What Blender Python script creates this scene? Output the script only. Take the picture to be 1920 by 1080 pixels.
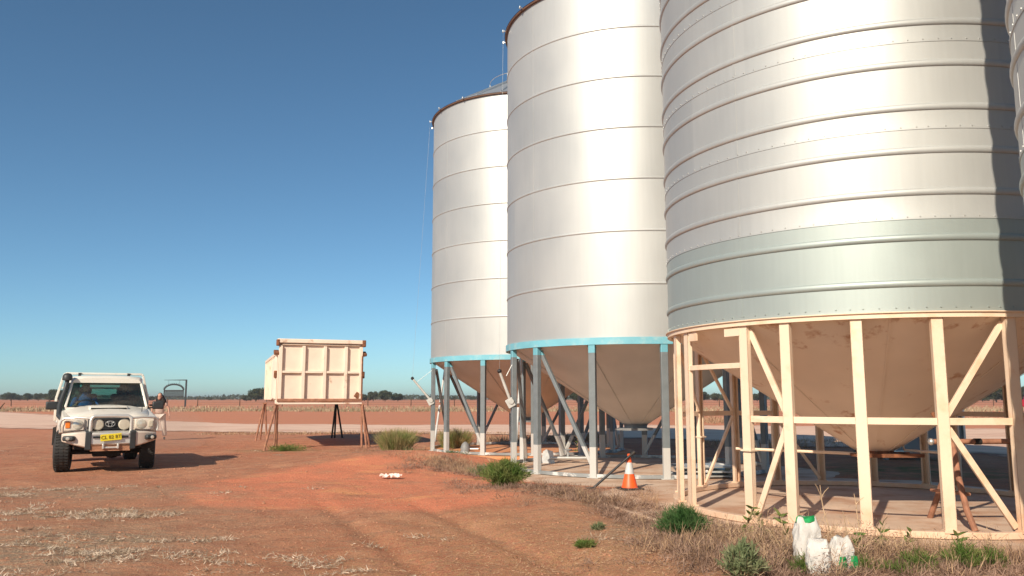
import bpy, bmesh, math, random
import numpy as np
from mathutils import Vector, Matrix
PI = math.pi
R_ = math.radians
sc = bpy.context.scene
for o in list(bpy.data.objects): bpy.data.objects.remove(o)
COL = sc.collection
rng = np.random.default_rng(7)
random.seed(7)

# ------------------------------------------------------------------ camera
FPX, PITCH, CH = 1532.0, 0.1342, 1.55
cam = bpy.data.cameras.new('camera'); camo = bpy.data.objects.new('camera', cam); COL.objects.link(camo)
cam.sensor_width = 36; cam.lens = FPX/1920*36; cam.clip_start = .05; cam.clip_end = 9000
camo.location = (0, 0, CH); camo.rotation_euler = (PI/2+PITCH, 0, 0)
sc.camera = camo
sc.render.resolution_x, sc.render.resolution_y = 1024, 576

# ------------------------------------------------------------------ sky and sun
SUN_EL, SUN_AZ = R_(32.5), R_(27)      # light travels towards +Y, 27 degrees to the right
w = bpy.data.worlds.new("World"); sc.world = w; w.use_nodes = True
nt = w.node_tree
sky = nt.nodes.new('ShaderNodeTexSky'); sky.sky_type = 'NISHITA'; sky.sun_disc = False
sky.sun_elevation = SUN_EL; sky.sun_rotation = PI+SUN_AZ
sky.air_density = .7; sky.dust_density = .7; sky.ozone_density = 5; sky.altitude = 500
bg = nt.nodes['Background']; bg.inputs['Strength'].default_value = 0.104
air = nt.nodes.new('ShaderNodeVectorMath'); air.operation = 'MULTIPLY'; air.inputs[1].default_value = (.95, 1.10, .96)   # clear inland air: a little greener than the model's
nt.links.new(sky.outputs[0], air.inputs[0]); nt.links.new(air.outputs[0], bg.inputs['Color'])
sun = bpy.data.lights.new('sun', 'SUN'); suno = bpy.data.objects.new('sun', sun); COL.objects.link(suno)
sun.energy = 4.8; sun.angle = R_(.5); sun.color = (1, .885, .715)
d = Vector((math.sin(SUN_AZ)*math.cos(SUN_EL), math.cos(SUN_AZ)*math.cos(SUN_EL), -math.sin(SUN_EL)))
suno.rotation_euler = d.to_track_quat('-Z', 'Y').to_euler(); suno.location = (-10, -20, 30)
sc.view_settings.view_transform = 'Standard'; sc.view_settings.look = 'None'
sc.view_settings.exposure = 0.24; sc.view_settings.gamma = 1

# ------------------------------------------------------------------ naming
def tag(o, label=None, cat=None, group=None, kind=None):
    if label: o['label'] = label
    if cat: o['category'] = cat
    if group: o['group'] = group
    if kind: o['kind'] = kind
    return o
def empty(name, loc, rz=0, label=None, cat=None, group=None):
    o = bpy.data.objects.new(name, None); COL.objects.link(o)
    o.location = loc; o.rotation_euler = (0, 0, rz); o.empty_display_size = .2
    return tag(o, label, cat, group)
def copy_tree(o, parent=None):
    c = o.copy(); COL.objects.link(c)
    if parent is not None: c.parent = parent
    for ch in list(KIDS.get(o.name, [])): 
        copy_tree(ch, c)
    return c
KIDS = {}

# ------------------------------------------------------------------ materials
def _n(nt, t, **kw):
    n = nt.nodes.new(t)
    for k, v in kw.items(): setattr(n, k, v)
    return n
def mat(name, col, rough=.6, metal=0, var=.15, scale=4, bump=0, bscale=40, col2=None, c2scale=3, c2lo=.55, c2hi=.7, spec=.5, rvar=0, stretch=(1,1,1)):
    m = bpy.data.materials.new(name); m.use_nodes = True; nt = m.node_tree; L = nt.links.new
    b = nt.nodes['Principled BSDF']; b.inputs['Roughness'].default_value = rough; b.inputs['Metallic'].default_value = metal
    b.inputs['Specular IOR Level'].default_value = spec
    tc = _n(nt, 'ShaderNodeTexCoord'); mp = _n(nt, 'ShaderNodeMapping'); mp.inputs['Scale'].default_value = stretch
    L(tc.outputs['Object'], mp.inputs[0])
    nz = _n(nt, 'ShaderNodeTexNoise'); nz.inputs['Scale'].default_value = scale; nz.inputs['Detail'].default_value = 6
    L(mp.outputs[0], nz.inputs['Vector'])
    mr = _n(nt, 'ShaderNodeMapRange'); mr.inputs[1].default_value = .3; mr.inputs[2].default_value = .7
    mr.inputs[3].default_value = 1-var; mr.inputs[4].default_value = 1+var
    L(nz.outputs['Fac'], mr.inputs[0])
    vm = _n(nt, 'ShaderNodeVectorMath', operation='SCALE'); vm.inputs[0].default_value = col[:3]
    L(mr.outputs[0], vm.inputs['Scale']); out = vm.outputs[0]
    if col2:
        n2 = _n(nt, 'ShaderNodeTexNoise'); n2.inputs['Scale'].default_value = c2scale; n2.inputs['Detail'].default_value = 8
        n2.inputs['Roughness'].default_value = .65
        L(mp.outputs[0], n2.inputs['Vector'])
        m2 = _n(nt, 'ShaderNodeMapRange'); m2.inputs[1].default_value = c2lo; m2.inputs[2].default_value = c2hi
        L(n2.outputs['Fac'], m2.inputs[0])
        mx = _n(nt, 'ShaderNodeMix', data_type='RGBA'); L(m2.outputs[0], mx.inputs['Factor']); L(out, mx.inputs['A'])
        mx.inputs['B'].default_value = (*col2[:3], 1); out = mx.outputs['Result']
    L(out, b.inputs['Base Color'])
    if rvar:
        m3 = _n(nt, 'ShaderNodeMapRange'); m3.inputs[1].default_value = .3; m3.inputs[2].default_value = .7
        m3.inputs[3].default_value = rough-rvar; m3.inputs[4].default_value = rough+rvar
        L(nz.outputs['Fac'], m3.inputs[0]); L(m3.outputs[0], b.inputs['Roughness'])
    if bump:
        n3 = _n(nt, 'ShaderNodeTexNoise'); n3.inputs['Scale'].default_value = bscale; n3.inputs['Detail'].default_value = 5
        L(mp.outputs[0], n3.inputs['Vector'])
        bp = _n(nt, 'ShaderNodeBump'); bp.inputs['Strength'].default_value = bump; bp.inputs['Distance'].default_value = .02
        L(n3.outputs['Fac'], bp.inputs['Height']); L(bp.outputs[0], b.inputs['Normal'])
    return m
def blade_mat(name, c1, c2, trans=.25, scale=2.):
    """leaf or straw: colour varies from blade to blade"""
    m = mat(name, c1, .75, var=.35, scale=scale*6, col2=c2, c2scale=scale, c2lo=.42, c2hi=.58, spec=.2)
    nt = m.node_tree; L = nt.links.new; b = nt.nodes['Principled BSDF']; out = nt.nodes['Material Output']
    tr = _n(nt, 'ShaderNodeBsdfTranslucent'); mx = _n(nt, 'ShaderNodeMixShader'); mx.inputs[0].default_value = trans
    L(b.inputs['Base Color'].links[0].from_socket, tr.inputs[0])
    L(b.outputs[0], mx.inputs[1]); L(tr.outputs[0], mx.inputs[2]); L(mx.outputs[0], out.inputs[0])
    return m
M = {}
M['cream'] = mat('cream_paint', (.80, .62, .46), .5, var=.03, scale=1, col2=(.70, .40, .22), c2scale=2.4, c2lo=.52, c2hi=.78, bump=.1)
M['cream_old'] = mat('cream_bin_paint', (.78, .63, .51), .6, var=.08, scale=2, col2=(.40, .19, .10), c2scale=2.6, c2lo=.61, c2hi=.74, bump=.15)
M['rust'] = mat('rusted_steel', (.20, .075, .035), .85, var=.4, scale=12, bump=.3)
M['rust_pale'] = mat('rusted_pink_steel', (.33, .15, .09), .8, var=.3, scale=9, col2=(.12, .05, .03), bump=.2)
M['black_rubber'] = mat('black_rubber', (.025, .024, .023), .75, var=.2, col2=(.10, .06, .04), c2scale=5, c2lo=.55, c2hi=.8, bump=.2)
M['black_plastic'] = mat('black_plastic', (.03, .032, .034), .5, var=.15)
M['dark_steel'] = mat('dark_steel', (.035, .035, .037), .5, metal=.4)
M['under'] = mat('oily_underbody', (.02, .016, .014), .8, var=.3)
M['truck_white'] = mat('truck_white_paint', (.74, .70, .62), .32, var=.04, scale=2, col2=(.58, .42, .30), c2scale=3, c2lo=.58, c2hi=.85)
M['alloy'] = mat('brushed_alloy', (.70, .67, .62), .38, metal=.55, var=.08)
M['silver'] = mat('galvanised_fitting', (.62, .62, .60), .4, metal=.8, var=.15)
M['light_cover'] = mat('cream_light_cover', (.50, .45, .36), .35, var=.08, scale=12)
M['amber'] = mat('amber_lens', (.85, .22, .03), .25, var=.1, scale=20)
M['headlight'] = mat('headlight_lens', (.62, .58, .50), .15, metal=.3, var=.15, scale=20)
M['yellow'] = mat('plate_yellow', (.75, .60, .03), .4, var=.05)
M['plate_ink'] = mat('plate_ink', (.16, .10, .01), .5)
M['black'] = mat('black_paint', (.01, .01, .01), .5)
M['seat'] = mat('seat_vinyl', (.05, .05, .05), .6)
M['grey_seat'] = mat('grey_panel', (.30, .29, .27), .6)
M['skin'] = mat('skin', (.36, .19, .12), .55, var=.08)
M['skin_pale'] = mat('skin_pale', (.50, .27, .19), .55, var=.08)
M['hair'] = mat('dark_hair', (.018, .011, .009), .5, var=.3, scale=40, bump=.5, bscale=90)
M['blue_cloth'] = mat('blue_cloth', (.02, .12, .42), .8, bump=.3, bscale=30)
M['dark_cloth'] = mat('dark_cloth', (.04, .05, .05), .85, bump=.3, bscale=30)
M['white_cloth'] = mat('white_cloth', (.62, .53, .46), .85, var=.08, bump=.3, bscale=30)
M['pink_cloth'] = mat('pink_cloth', (.50, .34, .28), .85, var=.1, bump=.3, bscale=30)
M['hat'] = mat('dark_hat', (.02, .018, .016), .8)
M['paper'] = mat('paper', (.80, .62, .54), .8, var=.1, bump=.4, bscale=20)
M['orange'] = mat('cone_orange', (.85, .11, .02), .45, var=.1, scale=8, col2=(.5, .12, .05), c2scale=6, c2lo=.62, c2hi=.8)
M['reflective'] = mat('cone_silver_band', (.55, .55, .54), .4, var=.12, scale=10)
M['sack'] = mat('woven_sack', (.64, .60, .56), .6, var=.12, scale=8, col2=(.42, .30, .21), c2scale=4, c2lo=.50, c2hi=.80, bump=.5, bscale=160)
M['green_print'] = mat('green_print', (.01, .28, .08), .5, var=.3, scale=14)
M['wood_post'] = mat('old_post', (.12, .065, .04), .9, var=.3, scale=5, bump=.5)
M['dark_frame'] = mat('weathered_grey_steel', (.028, .030, .034), .6, metal=.3, var=.2)
M['bin_grey'] = mat('grey_bin', (.22, .22, .22), .55, var=.15, scale=1.5)
M['tin'] = mat('tin_roofing', (.55, .55, .53), .45, metal=.6, var=.12)
M['shade_rim'] = mat('eave_shade_brown', (.13, .065, .04), .6, var=.2)  # shade under the eave is put into this brown
M['roof'] = mat('silo_roof', (.55, .57, .58), .42, metal=.75, var=.08, scale=1.2)
M['concrete'] = mat('concrete', (.58, .42, .31), .9, var=.14, scale=1.2, col2=(.40, .20, .11), c2scale=1.1, c2lo=.45, c2hi=.68, bump=.25, bscale=25)
M['concrete_red'] = mat('dusty_concrete', (.60, .30, .15), .9, var=.12, scale=1.2, col2=(.62, .22, .08), c2scale=.9, c2lo=.4, c2hi=.6, bump=.25, bscale=25)
M['bark'] = mat('bark', (.10, .075, .055), .9, var=.3, scale=6, bump=.5)
M['leaf_far'] = blade_mat('far_gum_leaves', (.075, .085, .042), (.045, .055, .030), .15, .25)
M['leaf_far_b'] = blade_mat('far_acacia_leaves', (.095, .100, .055), (.055, .062, .036), .15, .25)
M['tuss'] = blade_mat('tussock_blades', (.24, .27, .09), (.42, .32, .16), .3, 3)
M['green'] = blade_mat('green_weed', (.10, .17, .035), (.20, .22, .07), .3, 5)
M['green_deep'] = blade_mat('deep_green_weed', (.055, .13, .035), (.10, .17, .06), .3, 5)
M['grey_green'] = blade_mat('grey_green_weed', (.17, .21, .10), (.26, .27, .15), .3, 5)
M['straw'] = blade_mat('straw', (.52, .35, .22), (.30, .18, .11), .2, 4)
M['straw_pale'] = blade_mat('pale_straw', (.66, .54, .42), (.30, .22, .15), .2, 4)
M['debris'] = blade_mat('dry_brown_litter', (.36, .235, .175), (.17, .105, .075), .15, 5)
M['scrub'] = blade_mat('dry_scrub', (.52, .38, .25), (.30, .25, .15), .2, .2)
M['stick'] = mat('dry_stalk', (.50, .34, .21), .85, var=.3, scale=20)
M['clod'] = mat('dirt_clod', (.40, .19, .11), .95, var=.3, scale=10, bump=.4)

def dusty(m, col, z0, z1):
    nt = m.node_tree; L = nt.links.new; b = nt.nodes['Principled BSDF']; src = b.inputs['Base Color'].links[0].from_socket
    tc = _n(nt, 'ShaderNodeTexCoord'); sx = _n(nt, 'ShaderNodeSeparateXYZ'); L(tc.outputs['Object'], sx.inputs[0])
    nz = _n(nt, 'ShaderNodeTexNoise'); nz.inputs['Scale'].default_value = 4; nz.inputs['Detail'].default_value = 7; L(tc.outputs['Object'], nz.inputs[0])
    r = _n(nt, 'ShaderNodeMapRange'); r.inputs[1].default_value = z1; r.inputs[2].default_value = z0; r.inputs[3].default_value = .0; r.inputs[4].default_value = 1.1; L(sx.outputs[2], r.inputs[0])
    mu = _n(nt, 'ShaderNodeMath', operation='MULTIPLY', use_clamp=True); L(r.outputs[0], mu.inputs[0]); L(nz.outputs['Fac'], mu.inputs[1])
    mx = _n(nt, 'ShaderNodeMix', data_type='RGBA'); L(mu.outputs[0], mx.inputs['Factor']); L(src, mx.inputs['A']); mx.inputs['B'].default_value = (*col, 1)
    L(mx.outputs['Result'], b.inputs['Base Color'])
dusty(M['truck_white'], (.45, .25, .16), .45, 1.35)
dusty(M['cream'], (.50, .24, .13), -.3, .7)
def glass_mat():
    m = bpy.data.materials.new('window_glass'); m.use_nodes = True; nt = m.node_tree; L = nt.links.new
    out = nt.nodes['Material Output']; nt.nodes.remove(nt.nodes['Principled BSDF'])
    t = _n(nt, 'ShaderNodeBsdfTransparent'); t.inputs[0].default_value = (.62, .78, .74, 1)
    g = _n(nt, 'ShaderNodeBsdfGlossy'); g.inputs['Roughness'].default_value = .04; g.inputs[0].default_value = (.8, .9, .9, 1)
    fr = _n(nt, 'ShaderNodeFresnel'); fr.inputs[0].default_value = 1.5
    nz = _n(nt, 'ShaderNodeTexNoise'); nz.inputs['Scale'].default_value = 3
    df = _n(nt, 'ShaderNodeBsdfDiffuse'); df.inputs[0].default_value = (.35, .28, .22, 1)
    m1 = _n(nt, 'ShaderNodeMixShader'); L(fr.outputs[0], m1.inputs[0]); L(t.outputs[0], m1.inputs[1]); L(g.outputs[0], m1.inputs[2])
    mr = _n(nt, 'ShaderNodeMapRange'); mr.inputs[1].default_value = .4; mr.inputs[2].default_value = .8; mr.inputs[3].default_value = .02; mr.inputs[4].default_value = .18
    L(nz.outputs['Fac'], mr.inputs[0])
    m2 = _n(nt, 'ShaderNodeMixShader'); L(mr.outputs[0], m2.inputs[0]); L(m1.outputs[0], m2.inputs[1]); L(df.outputs[0], m2.inputs[2])
    L(m2.outputs[0], out.inputs[0]); return m
M['glass'] = glass_mat()

def steel_mat(name, base, low=None, lowz=0, panels=9, tier=1.0756, z0=2.7435, rough=.50):
    """galvanised wall sheets: each sheet its own slight tone, milky spangle, cloudy noise in the tone"""
    m = bpy.data.materials.new(name); m.use_nodes = True; nt = m.node_tree; L = nt.links.new
    b = nt.nodes['Principled BSDF']; b.inputs['Metallic'].default_value = .48
    tc = _n(nt, 'ShaderNodeTexCoord'); sx = _n(nt, 'ShaderNodeSeparateXYZ'); L(tc.outputs['Object'], sx.inputs[0])
    def ma(op, a, b_=None, c=None):
        n = _n(nt, 'ShaderNodeMath', operation=op)
        for i, v in enumerate((a, b_, c)):
            if v is None: continue
            if isinstance(v, (int, float)): n.inputs[i].default_value = v
            else: L(v, n.inputs[i])
        return n.outputs[0]
    ang = ma('ARCTAN2', sx.outputs[1], sx.outputs[0])
    t = ma('FLOOR', ma('DIVIDE', ma('SUBTRACT', sx.outputs[2], z0), tier))
    pa = ma('FLOOR', ma('ADD', ma('MULTIPLY', ang, panels/(2*PI)), ma('MULTIPLY', t, .5)))
    cx = _n(nt, 'ShaderNodeCombineXYZ'); L(t, cx.inputs[0]); L(pa, cx.inputs[1])
    wn = _n(nt, 'ShaderNodeTexWhiteNoise', noise_dimensions='3D'); L(cx.outputs[0], wn.inputs[0])
    nz = _n(nt, 'ShaderNodeTexNoise'); nz.inputs['Scale'].default_value = .9; nz.inputs['Detail'].default_value = 6; L(tc.outputs['Object'], nz.inputs[0])
    mp = _n(nt, 'ShaderNodeMapping'); mp.inputs['Scale'].default_value = (6, 6, .35); L(tc.outputs['Object'], mp.inputs[0])
    st = _n(nt, 'ShaderNodeTexNoise'); st.inputs['Scale'].default_value = 3; st.inputs['Detail'].default_value = 4; L(mp.outputs[0], st.inputs[0])
    v = ma('ADD', .93, ma('MULTIPLY', wn.outputs[0], .07)); v = ma('ADD', v, ma('MULTIPLY', ma('SUBTRACT', nz.outputs['Fac'], .5), .16))
    v = ma('ADD', v, ma('MULTIPLY', ma('SUBTRACT', st.outputs['Fac'], .5), .10))
    c = _n(nt, 'ShaderNodeRGB'); c.outputs[0].default_value = (*base, 1); out = c.outputs[0]
    if low:
        mx = _n(nt, 'ShaderNodeMix', data_type='RGBA'); L(ma('LESS_THAN', sx.outputs[2], lowz), mx.inputs['Factor'])
        L(out, mx.inputs['A']); mx.inputs['B'].default_value = (*low, 1); out = mx.outputs['Result']
    # dust washed down in faint streaks
    vm = _n(nt, 'ShaderNodeVectorMath', operation='SCALE'); L(out, vm.inputs[0]); L(v, vm.inputs['Scale'])
    L(vm.outputs[0], b.inputs['Base Color'])
    r = ma('ADD', rough, ma('MULTIPLY', ma('SUBTRACT', nz.outputs['Fac'], .5), .20)); r = ma('ADD', r, ma('MULTIPLY', wn.outputs[0], .05))
    L(r, b.inputs['Roughness'])
    n3 = _n(nt, 'ShaderNodeTexNoise'); n3.inputs['Scale'].default_value = 1.3; n3.inputs['Detail'].default_value = 2; L(tc.outputs['Object'], n3.inputs[0])
    bp = _n(nt, 'ShaderNodeBump'); bp.inputs['Strength'].default_value = .035; bp.inputs['Distance'].default_value = .02
    L(n3.outputs['Fac'], bp.inputs['Height']); L(bp.outputs[0], b.inputs['Normal'])
    return m
M['wall_far'] = steel_mat('silo_sheet_steel', (.51, .515, .505))
M['wall_near'] = steel_mat('silo_sheet_steel_ribbed', (.50, .505, .49), low=(.405, .455, .435), lowz=3.62, tier=1.08, z0=2.54, rough=.52)

def zband_mat(name, grey, blue, white, zt, zb):
    m = mat(name, grey, .5, var=.1, scale=6, bump=.1); nt = m.node_tree; L = nt.links.new
    b = nt.nodes['Principled BSDF']; src = b.inputs['Base Color'].links[0].from_socket
    tc = _n(nt, 'ShaderNodeTexCoord'); sx = _n(nt, 'ShaderNodeSeparateXYZ'); L(tc.outputs['Object'], sx.inputs[0])
    for col, thr, op in ((blue, zt, 'GREATER_THAN'), (white, zb, 'LESS_THAN')):
        cmpn = _n(nt, 'ShaderNodeMath', operation=op); L(sx.outputs[2], cmpn.inputs[0]); cmpn.inputs[1].default_value = thr
        mx = _n(nt, 'ShaderNodeMix', data_type='RGBA'); L(cmpn.outputs[0], mx.inputs['Factor']); L(src, mx.inputs['A'])
        mx.inputs['B'].default_value = (*col, 1); src = mx.outputs['Result']
    L(src, b.inputs['Base Color']); return m
M['leg_grey'] = zband_mat('grey_leg_paint', (.165, .185, .195), (.14, .38, .46), (.50, .48, .45), 2.45, .60)
M['beam_pale'] = mat('chalky_white_fitting', (.48, .47, .44), .6, var=.15)
M['ring_blue'] = mat('blue_ring_paint', (.17, .44, .53), .55, var=.12, scale=2, col2=(.40, .54, .54), c2scale=3, c2lo=.5, c2hi=.75)
M['beam_grey'] = mat('grey_base_beam', (.26, .27, .27), .6, var=.2, scale=3, col2=(.62, .60, .57), c2scale=1.5, c2lo=.5, c2hi=.55)
M['hopper_far'] = mat('hopper_brown_sheen', (.60, .57, .52), .5, metal=.1, var=.1, scale=1.2, bump=.05, bscale=3)
M['hopper_near'] = mat('hopper_cream_paint', (.86, .72, .58), .6, var=.06, scale=1.5, col2=(.50, .24, .11), c2scale=2.4, c2lo=.575, c2hi=.69)

# ------------------------------------------------------------------ mesh helpers
class MB:
    def __init__(s): s.v = []; s.f = []
    def add(s, vs, fs):
        n = len(s.v); s.v += [tuple(v) for v in vs]; s.f += [tuple(i+n for i in f) for f in fs]; return s
    def box(s, c, size, rot=None, top=None):
        x, y, z = [a/2 for a in size]; tx, ty = top if top else (1, 1)
        vs = [Vector(p) for p in ((-x,-y,-z),(x,-y,-z),(x,y,-z),(-x,y,-z),(-x*tx,-y*ty,z),(x*tx,-y*ty,z),(x*tx,y*ty,z),(-x*tx,y*ty,z))]
        if rot is not None: vs = [rot @ v for v in vs]
        vs = [v+Vector(c) for v in vs]
        return s.add(vs, [(0,3,2,1),(4,5,6,7),(0,1,5,4),(1,2,6,5),(2,3,7,6),(3,0,4,7)])
    def bar(s, a, b, wx, wy, up=(0,0,1)):
        """rectangular bar from a to b; wx wide across, wy deep"""
        a, b = Vector(a), Vector(b); t = (b-a).normalized(); up = Vector(up)
        if abs(t.dot(up)) > .98: up = Vector((0,1,0))
        u = t.cross(up).normalized(); v = u.cross(t)
        vs = [p+u*sx*wx/2+v*sy*wy/2 for p in (a, b) for sx, sy in ((-1,-1),(1,-1),(1,1),(-1,1))]
        return s.add(vs, [(0,3,2,1),(4,5,6,7),(0,1,5,4),(1,2,6,5),(2,3,7,6),(3,0,4,7)])
    def sweep(s, pts, wx, wy, up=(0, 0, 1)):
        """one continuous rectangular bar along a path"""
        pts = [Vector(p) for p in pts]; up = Vector(up); secs = []
        for i, p in enumerate(pts):
            t = (pts[min(i+1, len(pts)-1)]-pts[max(i-1, 0)]).normalized(); u = t.cross(up).normalized(); v = u.cross(t)
            secs.append([p+u*a*wx/2+v*b*wy/2 for a, b in ((-1, -1), (1, -1), (1, 1), (-1, 1))])
        return s.loft(secs)
    def tube(s, pts, r, n=10, cap=True):
        pts = [Vector(p) for p in pts]; rs = r if isinstance(r, (list, tuple)) else [r]*len(pts)
        t0 = (pts[1]-pts[0]).normalized(); up = Vector((0,0,1)) if abs(t0.z) < .95 else Vector((0,1,0))
        u = t0.cross(up).normalized(); n0 = len(s.v); rows = []
        for i, p in enumerate(pts):
            t = (pts[min(i+1, len(pts)-1)]-pts[max(i-1, 0)]).normalized()
            u = (u-t*u.dot(t)).normalized(); v = t.cross(u)
            rows.append([p+(u*math.cos(2*PI*k/n)+v*math.sin(2*PI*k/n))*rs[i] for k in range(n)])
        vs = [q for row in rows for q in row]
        fs = [(i*n+k, i*n+(k+1) % n, (i+1)*n+(k+1) % n, (i+1)*n+k) for i in range(len(pts)-1) for k in range(n)]
        if cap: fs += [tuple(range(n))[::-1], tuple((len(pts)-1)*n+k for k in range(n))]
        return s.add(vs, fs)
    def lathe(s, prof, n=48, c=(0,0,0), axis='z', closed=False, a0=0, a1=2*PI, cap=False):
        full = abs(a1-a0-2*PI) < 1e-6; m = n if full else n+1; vs = []
        for r, z in prof:
            for k in range(m):
                a = a0+(a1-a0)*k/n
                x, y = r*math.cos(a), r*math.sin(a)
                p = (x, y, z) if axis == 'z' else ((z, x, y) if axis == 'x' else (x, z, y))
                vs.append((p[0]+c[0], p[1]+c[1], p[2]+c[2]))
        fs = []
        for i in range(len(prof)-1+(1 if closed else 0)):
            j = (i+1) % len(prof)
            for k in range(n):
                k2 = (k+1) % m if full else k+1
                fs.append((i*m+k, i*m+k2, j*m+k2, j*m+k))
        if cap: fs += [tuple(range(m))[::-1], tuple((len(prof)-1)*m+k for k in range(m))]
        return s.add(vs, fs)
    def loft(s, secs, cap=True, closed=True):
        n = len(secs[0]); vs = [p for q in secs for p in q]; fs = []
        for i in range(len(secs)-1):
            for k in range(n if closed else n-1): fs.append((i*n+k, i*n+(k+1) % n, (i+1)*n+(k+1) % n, (i+1)*n+k))
        if cap: fs += [tuple(range(n))[::-1], tuple((len(secs)-1)*n+k for k in range(n))]
        return s.add(vs, fs)
    def ball(s, c, r, nu=12, nv=8):
        r = (r, r, r) if isinstance(r, (int, float)) else r
        vs = []; fs = []
        for j in range(nv+1):
            th = PI*j/nv
            for k in range(nu): vs.append((c[0]+r[0]*math.sin(th)*math.cos(2*PI*k/nu), c[1]+r[1]*math.sin(th)*math.sin(2*PI*k/nu), c[2]+r[2]*math.cos(th)))
        for j in range(nv):
            for k in range(nu): fs.append((j*nu+k, (j+1)*nu+k, (j+1)*nu+(k+1) % nu, j*nu+(k+1) % nu))
        return s.add(vs, fs)
    def obj(s, name, m, parent=None, smooth=False, bevel=0, solid=0, fix=True, angle=35):
        me = bpy.data.meshes.new(name); me.from_pydata(s.v, [], s.f)
        if fix:
            bm = bmesh.new(); bm.from_mesh(me); bmesh.ops.recalc_face_normals(bm, faces=bm.faces); bm.to_mesh(me); bm.free()
        me.materials.append(M[m] if isinstance(m, str) else m)
        o = bpy.data.objects.new(name, me); COL.objects.link(o)
        if parent is not None: o.parent = parent; KIDS.setdefault(parent.name, []).append(o)
        if solid:
            md = o.modifiers.new('solid', 'SOLIDIFY'); md.thickness = solid; md.offset = 0
        if bevel:
            md = o.modifiers.new('bevel', 'BEVEL'); md.width = bevel; md.segments = 2; md.limit_method = 'ANGLE'; md.angle_limit = R_(30)
        if smooth or bevel:
            me.polygons.foreach_set('use_smooth', [True]*len(me.polygons))
            try: me.set_sharp_from_angle(angle=R_(angle))
            except Exception: pass
        return o
def np_mesh(name, V, F, m, parent=None, smooth=False):
    V = np.asarray(V, np.float32); F = np.asarray(F, np.int32); k = F.shape[1]
    me = bpy.data.meshes.new(name); me.vertices.add(len(V)); me.vertices.foreach_set('co', V.ravel())
    me.loops.add(F.size); me.loops.foreach_set('vertex_index', F.ravel())
    me.polygons.add(len(F)); me.polygons.foreach_set('loop_start', np.arange(0, F.size, k, dtype=np.int32))
    me.polygons.foreach_set('loop_total', np.full(len(F), k, np.int32))
    if smooth: me.polygons.foreach_set('use_smooth', np.ones(len(F), bool))
    me.update(calc_edges=True); me.validate()
    me.materials.append(M[m] if isinstance(m, str) else m)
    o = bpy.data.objects.new(name, me); COL.objects.link(o)
    if parent is not None: o.parent = parent; KIDS.setdefault(parent.name, []).append(o)
    return o
def blades(P, D, Ln, W, bend=.3, g=0.):
    """thin curved blades: base P, direction D, length, width -> verts, quads (2 each)"""
    n = len(P); D = D/np.linalg.norm(D, axis=1, keepdims=True)
    ref = rng.normal(size=(n, 3)); S = np.cross(D, ref); S /= np.linalg.norm(S, axis=1, keepdims=True)+1e-9
    B = np.cross(D, S); Ln = Ln[:, None]; W = W[:, None]; bd = (rng.random((n, 1))-.5)*2*bend
    mid = P+D*Ln*.55+B*Ln*bd*.3; tip = P+D*Ln+B*Ln*bd; tip[:, 2] -= g*Ln[:, 0]; mid[:, 2] -= g*Ln[:, 0]*.25
    V = np.stack([P-S*W/2, P+S*W/2, mid+S*W*.45, mid-S*W*.45, tip+S*W*.1, tip-S*W*.1], 1).reshape(-1, 3)
    i = (np.arange(n)*6)[:, None]
    F = np.concatenate([i+np.array([[0, 1, 2, 3]]), i+np.array([[3, 2, 4, 5]])], 0)
    return V, F
def cat(parts):
    Vs, Fs, n = [], [], 0
    for V, F in parts: Vs.append(V); Fs.append(F+n); n += len(V)
    return np.concatenate(Vs), np.concatenate(Fs)

# value noise
_tab = rng.random((256, 256))
def vn(x, y, s, o=0):
    x = np.asarray(x)/s+17.3*o+1000; y = np.asarray(y)/s+7.7*o+1000
    xi = np.floor(x).astype(int); yi = np.floor(y).astype(int); fx = x-xi; fy = y-yi
    fx = fx*fx*(3-2*fx); fy = fy*fy*(3-2*fy); g = lambda a, b: _tab[a % 256, b % 256]
    return (g(xi, yi)*(1-fx)+g(xi+1, yi)*fx)*(1-fy)+(g(xi, yi+1)*(1-fx)+g(xi+1, yi+1)*fx)*fy-.5
def gauss(x, y, cx, cy, sx, sy, a=0):
    dx, dy = x-cx, y-cy; c, s = math.cos(a), math.sin(a)
    u, v = dx*c+dy*s, -dx*s+dy*c
    return np.exp(-(u/sx)**2-(v/sy)**2)
S1, S2, S3, S4 = (.434, 25.468), (2.832, 18.979), (5.316, 12.188), (6.99, 5.49)
def smooth01(t): t = np.clip(t, 0, 1); return t*t*(3-2*t)
def slabmask(x, y):
    d = np.minimum.reduce([np.hypot(x-c[0], y-c[1])-3.5 for c in (S1, S2, S3, S4)])
    # corridor between the bases
    return smooth01(1-d/1.2)
def gz(x, y):
    x = np.asarray(x, float); y = np.asarray(y, float)
    near = np.exp(-np.maximum(y-25, 0)/25)
    z = .10*vn(x, y, 5.5, 1)+.055*vn(x, y, 2.1, 2)+.034*vn(x, y, .75, 3)+.024*vn(x, y, .28, 4)
    z = z*near
    z = z+.30*gauss(x, y, -2.7, 20.0, 2.3, 1.5, .2)+.10*gauss(x, y, -3.6, 17.0, 2.6, 2.2)
    z = z+.10*gauss(x, y, .2, 13.5, 1.2, 1.0)+.07*gauss(x, y, 1.6, 8.8, .9, .9)
    # wheel ruts across the foreground
    for off in (0, 1.35):
        u = (x+.9-off)-(y-8)*(-.42)
        z = z-.055*np.exp(-(u/.16)**2)*smooth01((14-y)/3)
    z = z*(1-slabmask(x, y))+(-.075)*slabmask(x, y)
    z = z-.0
    # truck and camera stand level
    t = gauss(x, y, -9.6, 19.5, 2.4, 3.0, .4); z = z*(1-t)
    return z

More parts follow.
